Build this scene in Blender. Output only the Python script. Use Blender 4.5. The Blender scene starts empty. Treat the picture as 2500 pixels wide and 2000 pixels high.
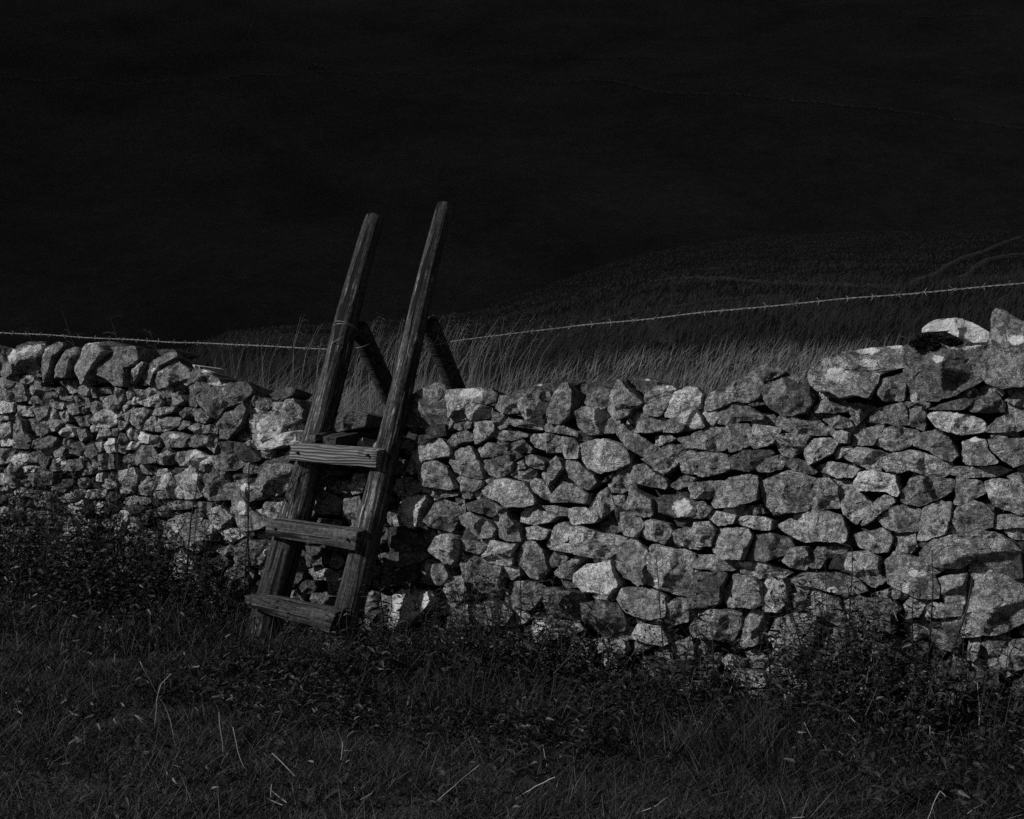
import bpy, math, random
import numpy as np
from mathutils import Vector, Matrix, noise
random.seed(7); rng = np.random.default_rng(7)
S = bpy.context.scene
C = S.collection
R = math.radians

# ------------------------------------------------------------------ camera
EYE = Vector((0, 0, 1.7)); FPX = 3434.0; PITCH = math.atan(270 / FPX)
cam = bpy.data.cameras.new("camera"); camo = bpy.data.objects.new("camera", cam); C.objects.link(camo)
camo.location = EYE; camo.rotation_euler = (R(90) - PITCH, 0, 0)
cam.sensor_width = 36; cam.lens = 36 * FPX / 2500; cam.clip_start = 0.05; cam.clip_end = 6000
S.camera = camo
# ------------------------------------------------------------------ sky, sun, exposure (black-and-white photograph: neutral light)
SUN_AZ, SUN_EL = R(72), R(34)          # azimuth measured from behind the camera towards the left
TO_SUN = Vector((-math.sin(SUN_AZ) * math.cos(SUN_EL), -math.cos(SUN_AZ) * math.cos(SUN_EL), math.sin(SUN_EL)))
w = bpy.data.worlds.new("World"); S.world = w; w.use_nodes = True
nt = w.node_tree; bg = nt.nodes["Background"]
sky = nt.nodes.new("ShaderNodeTexSky"); sky.sky_type = 'NISHITA'; sky.sun_disc = False
sky.sun_elevation = SUN_EL; sky.sun_rotation = math.atan2(TO_SUN.x, TO_SUN.y)
bw = nt.nodes.new("ShaderNodeRGBToBW"); nt.links.new(sky.outputs[0], bw.inputs[0]); nt.links.new(bw.outputs[0], bg.inputs[0])
bg.inputs[1].default_value = 0.05
sun = bpy.data.lights.new("sun", 'SUN'); sun.energy = 5.0; sun.angle = R(0.5); sun.color = (1, 1, 1)
suno = bpy.data.objects.new("sun", sun); C.objects.link(suno)
suno.rotation_euler = TO_SUN.to_track_quat('Z', 'Y').to_euler(); suno.location = (-5, -5, 8)
vs = S.view_settings; vs.view_transform = 'Standard'; vs.look = 'None'; vs.gamma = 1; vs.exposure = -0.5
S.cycles.max_bounces = 4; S.cycles.use_denoising = False

# ------------------------------------------------------------------ helpers
cp, sp = math.cos(PITCH), math.sin(PITCH)
def ray(px, py):
    a = (px - 1250) / FPX; b = (1000 - py) / FPX
    d = Vector((a, cp + b * sp, -sp + b * cp)); return d / d.y          # y component 1
def at(px, py, Y): return EYE + ray(px, py) * Y
def project(p):
    v = Vector(p) - EYE; z = v.y * cp - v.z * sp; u = v.y * sp + v.z * cp
    return 1250 + FPX * v.x / z, 1000 - FPX * u / z
WU = Vector((0.8639, -0.5037, 0)); WN = Vector((-0.5037, -0.8639, 0))    # along the wall, out of its face
WO = Vector((0, 6.55, 0)); BAT = R(7)
NW = (WN * math.cos(BAT) + Vector((0, 0, math.sin(BAT)))).normalized(); VW = NW.cross(WU) * -1
if VW.z < 0: VW = -VW
def wall_uv(px, py):
    d = ray(px, py); t = (WO - EYE).dot(NW) / d.dot(NW); p = EYE + d * t - WO
    return p.dot(WU), p.dot(VW)
def wall_pt(u, v, w_): return WO + WU * u + VW * v + NW * w_
def wall_side(x, y): return -(Vector((x, y, 0)) - WO).dot(WN)          # >0 behind the face
def sstep(a, b, x):
    t = np.clip((x - a) / (b - a), 0, 1); return t * t * (3 - 2 * t)

def tag(o, label=None, cat=None, group=None, kind=None):
    if label: o['label'] = label
    if cat: o['category'] = cat
    if group: o['group'] = group
    if kind: o['kind'] = kind
    return o
def empty(name, loc=(0, 0, 0)):
    o = bpy.data.objects.new(name, None); o.empty_display_size = .1; o.location = loc; C.objects.link(o); return o
def link(name, me, mat, parent=None):
    o = bpy.data.objects.new(name, me); C.objects.link(o); me.materials.append(mat)
    if parent is not None:
        o.parent = parent
        o.matrix_parent_inverse = Matrix.Translation(-parent.location)
    return o
class MB:
    def __init__(s): s.v = []; s.f = []
    def add(s, v, f):
        n = len(s.v); s.v += [tuple(a) for a in v]; s.f += [tuple(i + n for i in q) for q in f]
    def tube(s, pts, rad, seg=6):
        pts = [Vector(p) for p in pts]; n = len(pts)
        if not isinstance(rad, (list, tuple)): rad = [rad] * n
        vs_ = []; fs = []
        for i, p in enumerate(pts):
            d = (pts[min(i + 1, n - 1)] - pts[max(i - 1, 0)]).normalized()
            a = d.cross(Vector((0.13, -1, 0.21))).normalized(); b = d.cross(a)
            for k in range(seg):
                t = 2 * math.pi * k / seg; vs_.append(p + (a * math.cos(t) + b * math.sin(t)) * rad[i])
        for i in range(n - 1):
            for k in range(seg):
                k2 = (k + 1) % seg; fs.append((i * seg + k, i * seg + k2, (i + 1) * seg + k2, (i + 1) * seg + k))
        fs.append(tuple(range(seg))[::-1]); fs.append(tuple((n - 1) * seg + k for k in range(seg)))
        s.add(vs_, fs)
    def build(s, name, mat, parent=None, smooth=False):
        me = bpy.data.meshes.new(name); me.from_pydata(s.v, [], s.f); me.update()
        if smooth: me.polygons.foreach_set('use_smooth', [True] * len(me.polygons))
        return link(name, me, mat, parent)
def tri_mesh(name, V, T, mat, parent=None, tone=None, smooth=False):
    me = bpy.data.meshes.new(name); V = np.asarray(V, dtype=np.float32); T = np.asarray(T, dtype=np.int32)
    me.vertices.add(len(V)); me.vertices.foreach_set('co', V.ravel())
    me.loops.add(T.size); me.loops.foreach_set('vertex_index', T.ravel())
    me.polygons.add(len(T)); me.polygons.foreach_set('loop_start', np.arange(0, T.size, 3, dtype=np.int32))
    if smooth: me.polygons.foreach_set('use_smooth', np.ones(len(T), dtype=bool))
    me.update(calc_edges=True)
    if tone is not None:
        a = me.attributes.new('tone', 'FLOAT', 'POINT'); a.data.foreach_set('value', np.asarray(tone, dtype=np.float32))
    me.validate()
    return link(name, me, mat, parent)

# ------------------------------------------------------------------ materials
class NT:
    def __init__(s, name):
        s.m = bpy.data.materials.new(name); s.m.use_nodes = True; s.t = s.m.node_tree; s.b = s.t.nodes['Principled BSDF']
        s.b.inputs['Roughness'].default_value = .9; s.b.inputs['Specular IOR Level'].default_value = .25
    def n(s, typ, **k):
        o = s.t.nodes.new(typ)
        for a, b in k.items(): setattr(o, a, b)
        return o
    def set(s, sock, v):
        if isinstance(v, (int, float)): sock.default_value = v
        elif isinstance(v, tuple): sock.default_value = v
        else: s.t.links.new(v, sock)
    def noise(s, vec, scale, detail=4, rough=.55, dist=0):
        o = s.n('ShaderNodeTexNoise'); s.set(o.inputs['Vector'], vec); o.inputs['Scale'].default_value = scale
        o.inputs['Detail'].default_value = detail; o.inputs['Roughness'].default_value = rough; o.inputs['Distortion'].default_value = dist
        return o.outputs['Fac']
    def math(s, op, a, b=0.0, c=None, clamp=False):
        o = s.n('ShaderNodeMath', operation=op, use_clamp=clamp); s.set(o.inputs[0], a); s.set(o.inputs[1], b)
        if c is not None: s.set(o.inputs[2], c)
        return o.outputs[0]
    def rng(s, v, a, b, c, d, smooth=False):
        o = s.n('ShaderNodeMapRange'); o.clamp = True
        if smooth: o.interpolation_type = 'SMOOTHSTEP'
        s.set(o.inputs[0], v)
        for i, x in enumerate((a, b, c, d)): s.set(o.inputs[i + 1], x)
        return o.outputs[0]
    def mix(s, f, a, b):
        o = s.n('ShaderNodeMix'); s.set(o.inputs[0], f); s.set(o.inputs[2], a); s.set(o.inputs[3], b); return o.outputs[0]
    def attr(s, name):
        o = s.n('ShaderNodeAttribute'); o.attribute_name = name; return o.outputs['Fac']
    def pos(s): return s.n('ShaderNodeNewGeometry').outputs['Position']
    def obj(s): return s.n('ShaderNodeTexCoord').outputs['Object']
    def map(s, vec, scale, rot=(0, 0, 0)):
        o = s.n('ShaderNodeMapping'); s.set(o.inputs[0], vec); o.inputs['Scale'].default_value = scale; o.inputs['Rotation'].default_value = rot; return o.outputs[0]
    def color(s, v): s.set(s.b.inputs['Base Color'], v); return s
    def bump(s, h, st, dist=.01):
        o = s.n('ShaderNodeBump'); o.inputs['Strength'].default_value = st; o.inputs['Distance'].default_value = dist
        s.set(o.inputs['Height'], h); s.t.links.new(o.outputs[0], s.b.inputs['Normal'])
def norm_z(s):
    g = s.n('ShaderNodeNewGeometry'); x = s.n('ShaderNodeSeparateXYZ'); s.t.links.new(g.outputs['Normal'], x.inputs[0]); return x.outputs[2]

def stone_mat(name, k=1.0, scale=1.0):
    s = NT(name); p = s.pos()
    tone = s.attr('tone'); lich = s.attr('lich')
    n1 = s.noise(p, 10 * scale, 5, .6, .4); n2 = s.noise(p, 38 * scale, 5, .65, .6); n3 = s.noise(p, 230 * scale, 3, .7)
    v = s.math('MULTIPLY', tone, s.rng(n1, .36, .64, .6 * k, 1.3 * k))
    v = s.math('MULTIPLY', v, s.rng(n2, .37, .63, .42, 1.55))
    v = s.math('MULTIPLY', v, s.rng(n3, .36, .64, .3, 1.75))
    # pale crust lichen blotches and dark ones
    b1 = s.noise(p, 17 * scale, 7, .7, 1.2)
    v = s.mix(s.rng(b1, .555, .62, 0, .75), v, s.math('MULTIPLY', s.math('MULTIPLY_ADD', tone, 1.35, .035), s.rng(n3, .33, .67, .6, 1.4)))
    b2 = s.noise(s.map(p, (1, 1, 1.3)), 24 * scale, 6, .7, .8)
    v = s.mix(s.rng(b2, .56, .62, 0, .8), v, s.math('MULTIPLY', tone, .28))
    vo = s.n('ShaderNodeTexVoronoi'); s.set(vo.inputs['Vector'], p); vo.inputs['Scale'].default_value = 45 * scale
    spot = s.rng(vo.outputs['Distance'], .10, .2, 1, 0)
    spot = s.math('MULTIPLY', spot, s.rng(s.noise(p, 6, 2), .52, .6, 0, .8))
    v = s.mix(spot, v, s.math('MULTIPLY_ADD', tone, 1.3, .07))
    def hair(sc, dist, wd, k_, rot=(0, 0, 0), st=(1, 1, 1)):
        q = s.noise(s.map(p, st, rot), sc, 4, .6, dist); e = s.math('ABSOLUTE', s.math('SUBTRACT', q, .5))
        return s.rng(e, wd * .3, wd, k_, 0)
    gate = s.rng(s.noise(p, 5, 2), .45, .58, 0, 1)
    v = s.math('MULTIPLY', v, s.math('SUBTRACT', 1, s.math('MULTIPLY', hair(7, .6, .012, .75), gate)))
    v = s.math('MULTIPLY', v, s.math('SUBTRACT', 1, s.math('MULTIPLY', hair(9, 1.0, .022, .5, (0, .25, 0), (.6, .6, 3.2)), s.rng(s.noise(p, 4.3, 2), .5, .6, 0, 1))))
    pit = s.n('ShaderNodeTexVoronoi'); s.set(pit.inputs['Vector'], p); pit.inputs['Scale'].default_value = 85
    v = s.math('MULTIPLY', v, s.rng(pit.outputs['Distance'], .12, .3, .35, 1))
    # white lichen where it really grows
    wl = s.rng(s.math('ADD', lich, s.math('MULTIPLY', s.math('SUBTRACT', s.noise(p, 48, 6, .75), .5), 2.2)), .5, .56, 0, 1)
    v = s.mix(wl, v, s.math('MULTIPLY', s.rng(n2, .38, .62, .6, .95), s.rng(n3, .36, .64, .72, 1.05)))
    # moss on top faces
    ms = s.rng(s.math('ADD', norm_z(s), s.math('MULTIPLY', s.math('SUBTRACT', s.noise(p, 20, 5, .7), .5), 1.1)), .55, .8, 0, .88)
    ms = s.math('MULTIPLY', ms, s.rng(lich, .2, .5, 1, 0)); ms = s.math('MULTIPLY', ms, s.rng(tone, .25, .4, 1, .2))
    v = s.mix(ms, v, s.rng(n3, .3, .7, .02, .06))
    s.color(v)
    crack = s.noise(s.map(p, (1, 1, 3)), 11, 8, .75, 1.5)
    h = s.math('ADD', s.math('MULTIPLY', n2, .9), s.math('MULTIPLY', n3, .35)); h = s.math('ADD', h, s.math('MULTIPLY', crack, 1.1))
    s.bump(h, 1.0, .022); return s.m
M_STONE = stone_mat('limestone')
def core_mat():
    s = NT('rubble'); p = s.pos(); s.color(s.rng(s.noise(p, 30, 5), .3, .7, .02, .06)); s.bump(s.noise(p, 25, 6), 1, .03); return s.m
M_CORE = core_mat()
def wood_mat(name, lo, hi, axis, streak=0.0, k=1):
    s = NT(name); p = s.obj(); sc = [26, 26, 26]; sc[axis] = 1.1; sc2 = [95, 95, 95]; sc2[axis] = 2.2; sc3 = [210, 210, 210]; sc3[axis] = 14
    g = s.noise(s.map(p, tuple(sc)), 1, 5, .6, .3); g2 = s.noise(s.map(p, tuple(sc2)), 1, 5, .65, .5); g3 = s.noise(s.map(p, tuple(sc3)), 1, 2, .6)
    blot = s.noise(p, 5, 4)
    v = s.rng(g, .33, .67, lo, hi); v = s.math('MULTIPLY', v, s.rng(g2, .35, .65, .3, 1.7)); v = s.math('MULTIPLY', v, s.rng(blot, .3, .7, .7, 1.25))
    v = s.math('MULTIPLY', v, s.rng(g3, .3, .7, .75, 1.25))
    if streak:
        a = [75, 75, 75]; a[axis] = 4.5
        st = s.math('MULTIPLY', s.rng(s.noise(s.map(p, tuple(a)), 1, 4, .6, .3), .55, .60, 0, 1), s.rng(s.noise(p, 3.1, 2), .47, .55, 0, 1))
        v = s.mix(s.math('MULTIPLY', st, s.rng(g3, .42, .58, .1, 1)), v, streak)
    sp_ = s.noise(p, 55, 4, .7); v = s.math('MULTIPLY', v, s.rng(sp_, .36, .64, .55, 1.45))
    kn = s.n('ShaderNodeTexVoronoi'); kk = [5, 5, 5]; kk[axis] = 1.7; s.set(kn.inputs['Vector'], s.map(p, tuple(kk))); kn.inputs['Scale'].default_value = 1
    v = s.math('MULTIPLY', v, s.rng(kn.outputs['Distance'], .07, .13, .25, 1))
    ck = [30, 30, 30]; ck[axis] = .8
    c = s.rng(s.noise(s.map(p, tuple(ck)), 1, 3, .5, .6), .60, .63, 0, 1)
    v = s.mix(c, v, .012); s.color(v)
    h = s.math('SUBTRACT', s.math('ADD', s.math('MULTIPLY', g2, .8), s.math('MULTIPLY', g3, .3)), s.math('MULTIPLY', c, .9)); s.bump(h, 1, .011)
    s.b.inputs['Roughness'].default_value = .9; s.b.inputs['Specular IOR Level'].default_value = .1; return s.m
M_POST = wood_mat('weathered_post_wood', .022, .075, 2, .30)
M_STEP = wood_mat('weathered_step_wood', .045, .12, 0)
M_SUNK = wood_mat('rotten_step_wood', .03, .085, 0)
M_PLANK = wood_mat('dark_plank_wood', .025, .06, 0)
def ringed_step():
    s = NT('ringed_step_wood'); p = s.obj()
    d = s.noise(s.map(p, (2.0, 5, 5)), 1, 3, .5)
    sep = s.n('ShaderNodeSeparateXYZ'); s.t.links.new(p, sep.inputs[0])
    ph = s.math('ADD', s.math('MULTIPLY', sep.outputs[2], 520), s.math('MULTIPLY', d, 42))
    ln = s.rng(s.math('SINE', ph), -.5, .8, .4, 1.35)
    g = s.noise(s.map(p, (3, 60, 60)), 1, 5, .6, .3)
    v = s.math('MULTIPLY', s.rng(g, .3, .7, .07, .24), ln)
    kn = s.noise(p, 9, 2); v = s.mix(s.rng(kn, .66, .7, 0, .7), v, .05)
    s.color(v); s.bump(s.math('ADD', ln, g), .8, .004); return s.m
M_RING = ringed_step()
def leaf_mat(name, lo, hi, tr=.0, spec=.3, rough=.6):
    s = NT(name); s.color(s.mix(s.attr('tone'), lo, hi)); s.b.inputs['Roughness'].default_value = rough; s.b.inputs['Specular IOR Level'].default_value = spec
    return s.m
M_GRASS = leaf_mat('short_grass', .008, .048)
M_DRY = leaf_mat('tall_dry_grass', .022, .20)
M_SLOPE = leaf_mat('slope_grass', .042, .20)
M_LEAF = leaf_mat('nettle_leaf', .008, .034, spec=.35, rough=.5)
M_STEM = leaf_mat('weed_stem', .012, .02)
M_STRAW = leaf_mat('pale_straw', .26, .26)
def simple(name, lo, hi, sc, bump=0, r=.9, metal=0):
    s = NT(name); p = s.pos(); n = s.noise(p, sc, 6, .6); s.color(s.rng(n, .3, .7, lo, hi)); s.b.inputs['Roughness'].default_value = r; s.b.inputs['Metallic'].default_value = metal
    if bump: s.bump(n, 1, bump)
    return s.m
M_SOIL = simple('field_turf', .012, .035, 6, .03)
M_WIRE = simple('galvanised_wire', .10, .34, 60, 0, .5, .3)
def hill_mat():
    s = NT('hill_turf'); p = s.pos()
    a = s.noise(s.map(p, (.02, .008, .05), (0, 0, .2)), 1, 7, .65, .4); b = s.noise(s.map(p, (.25, .1, .5)), 1, 5, .7); c = s.noise(p, .9, 4, .7)
    v = s.math('MULTIPLY', s.rng(a, .36, .64, .055, .10), s.rng(b, .3, .7, .75, 1.25)); v = s.math('MULTIPLY', v, s.rng(c, .3, .7, .75, 1.25))
    s.color(v); s.bump(b, 1, 1.2); return s.m
M_HILL = hill_mat()
M_FARWALL = simple('field_wall_stone', .06, .20, .5, .1)
M_NEARWALL = simple('tumbled_wall_stone', .10, .34, 6, .05)

# ------------------------------------------------------------------ ground
CRX = [-1200, 0, 450, 560, 690, 930, 1150, 1250, 1400, 1500, 1600, 1750, 1900, 2100, 2300, 2500, 3200, 4000]
CRY = [870, 865, 850, 812, 797, 786, 764, 728, 674, 640, 615, 591, 580, 573, 573, 570, 560, 600]
CRR = [50, 50, 50, 52, 55, 64, 76, 86, 104, 115, 124, 136, 144, 150, 154, 158, 160, 160]
def ground_np(x, y, rough=True):
    x = np.asarray(x, float); y = np.asarray(y, float)
    side = -((x - WO.x) * WN.x + (y - WO.y) * WN.y)
    front = -.03 * sstep(-1.1, -.1, side) + .03 * np.sin(x * 1.9 + y * .7) + .02 * np.sin(y * 3.1 - x)
    ys = np.maximum(y, .5); px = 1250 + FPX * x / ys; px = np.where(y > .5, np.clip(px, -1200, 4000), np.where(x < 0, -1200, 4000))
    cr = np.interp(px, CRX, CRY); rc = np.interp(px, CRX, CRR)
    rr = np.where(y > 0, np.hypot(x, y) , 9)
    zc = 1.7 + (730 - cr) / FPX * rc
    s = np.clip((rr - 8) / (rc - 8), 0, 1)
    back = .42 + (zc - .42) * s ** 1.05
    over = np.clip(rr - rc, 0, None)
    back = back - np.minimum(over ** 1.5 * .035, 32)
    if rough:
        back = back + (1 - s) * s * np.clip(1.25 - rr / 55, .08, 1) * (.35 * np.sin(x * .35 + y * .31 + 1.5 * np.sin(y * .13)) + .25 * np.sin(x * .6 - y * .4 + 1 + 1.3 * np.sin(x * .21))) + .03 * np.sin(x * 2.3) * np.sin(y * 1.7) * np.clip(1 - rr / 40, 0, 1)
    m = sstep(.1, .6, side)
    return front * (1 - m) + back * m
def ground(x, y): return float(ground_np(x, y))
def hit(px, py, y0=2., y1=165., fn=None):
    d = ray(px, py); Y = y0; st = .02
    while Y < y1:
        p = EYE + d * Y
        if (fn or ground)(p.x, p.y) > p.z: return p
        Y += max(st, Y * .004)
    return None
def polar(name, fn, r0, r1, nr, naz, mat, full=True, a0=-math.pi, a1=math.pi):
    rs = np.concatenate([[0.0] if full else [], np.geomspace(r0, r1, nr)]); az = np.linspace(a0, a1, naz)
    RR, AA = np.meshgrid(rs, az, indexing='ij'); X = RR * np.sin(AA); Y = RR * np.cos(AA); Z = fn(X, Y)
    V = np.stack([X, Y, Z], -1).reshape(-1, 3); i = np.arange(len(rs) - 1)[:, None] * naz + np.arange(naz - 1)[None]
    i = i.ravel(); T = np.concatenate([np.stack([i, i + naz, i + naz + 1], 1), np.stack([i, i + naz + 1, i + 1], 1)])
    return tri_mesh(name, V, T, mat, smooth=True)
def ground_mat():
    s = NT('ground_turf'); p = s.pos()
    a = s.noise(p, .5, 5, .6); b = s.noise(s.map(p, (1, .6, 1), (0, 0, .5)), 5, 6, .7); c = s.noise(p, 22, 5, .7)
    v = s.math('MULTIPLY', s.rng(a, .3, .7, .03, .06), s.rng(b, .3, .7, .6, 1.45)); v = s.math('MULTIPLY', v, s.rng(c, .3, .7, .6, 1.4))
    s.color(v); s.bump(s.math('ADD', b, s.math('MULTIPLY', c, .4)), 1, .15); return s.m
M_GROUND = ground_mat()
tag(polar('ground', ground_np, 1.0, 290, 340, 721, M_GROUND), kind='structure')
def hill_np(x, y):
    x = np.asarray(x, float); y = np.asarray(y, float); r = np.hypot(x, y)
    z = -34 + np.clip(r - 250, 0, None) * .40
    z = z + 5 * np.sin(x * .013 + 1) * np.sin(r * .017) + 2.2 * np.sin(x * .041 + y * .02) + 1.2 * np.sin(x * .09 - y * .05) + .6 * np.sin(x * .21 + r * .13)
    z = z + .05 * x * sstep(200, 500, r)
    return z
tag(polar('far_hill', hill_np, 200, 1900, 220, 340, M_HILL, False, R(-75), R(75)), kind='structure')
# unseen overhead sheet added to keep the sun off the far hill and slope
CY0 = 18 + 290 * TO_SUN.y / TO_SUN.z; CX0 = 290 * TO_SUN.x / TO_SUN.z      # its near edge shades only ground beyond the wall
def cloud_blocker():
    mb = MB(); n = 26; m = 18; V = []; F = []
    for s_ in (1, -1):
        for i in range(n):
            for j in range(m):
                y = CY0 + (720 - CY0) * j / (m - 1); x0 = -1000; x1 = CX0 + 190 + (y - CY0) * .6; x = x0 + (x1 - x0) * i / (n - 1)
                e = min(i, n - 1 - i, 3) / 3 * min(j, m - 1 - j, 3) / 3
                V.append((x + 14 * noise.noise((i * .5, j * .5, 3)), y + 2.5 * noise.noise((i * 1.9, j * .5, 9)), 290 + s_ * e * (26 + 22 * noise.noise((i * .4, j * .4, s_))) + 4 * noise.noise((i, j, 0))))
    for s_ in (0, 1):
        for i in range(n - 1):
            for j in range(m - 1):
                a = s_ * n * m + i * m + j; q = (a, a + m, a + m + 1, a + 1); F.append(q if s_ == 0 else q[::-1])
    mb.add(V, F); return mb
M_BLOCKER = simple('blocker_white', .75, .85, .02)
tag(cloud_blocker().build('cloud_blocker', M_BLOCKER, None, True), kind='structure')

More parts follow.
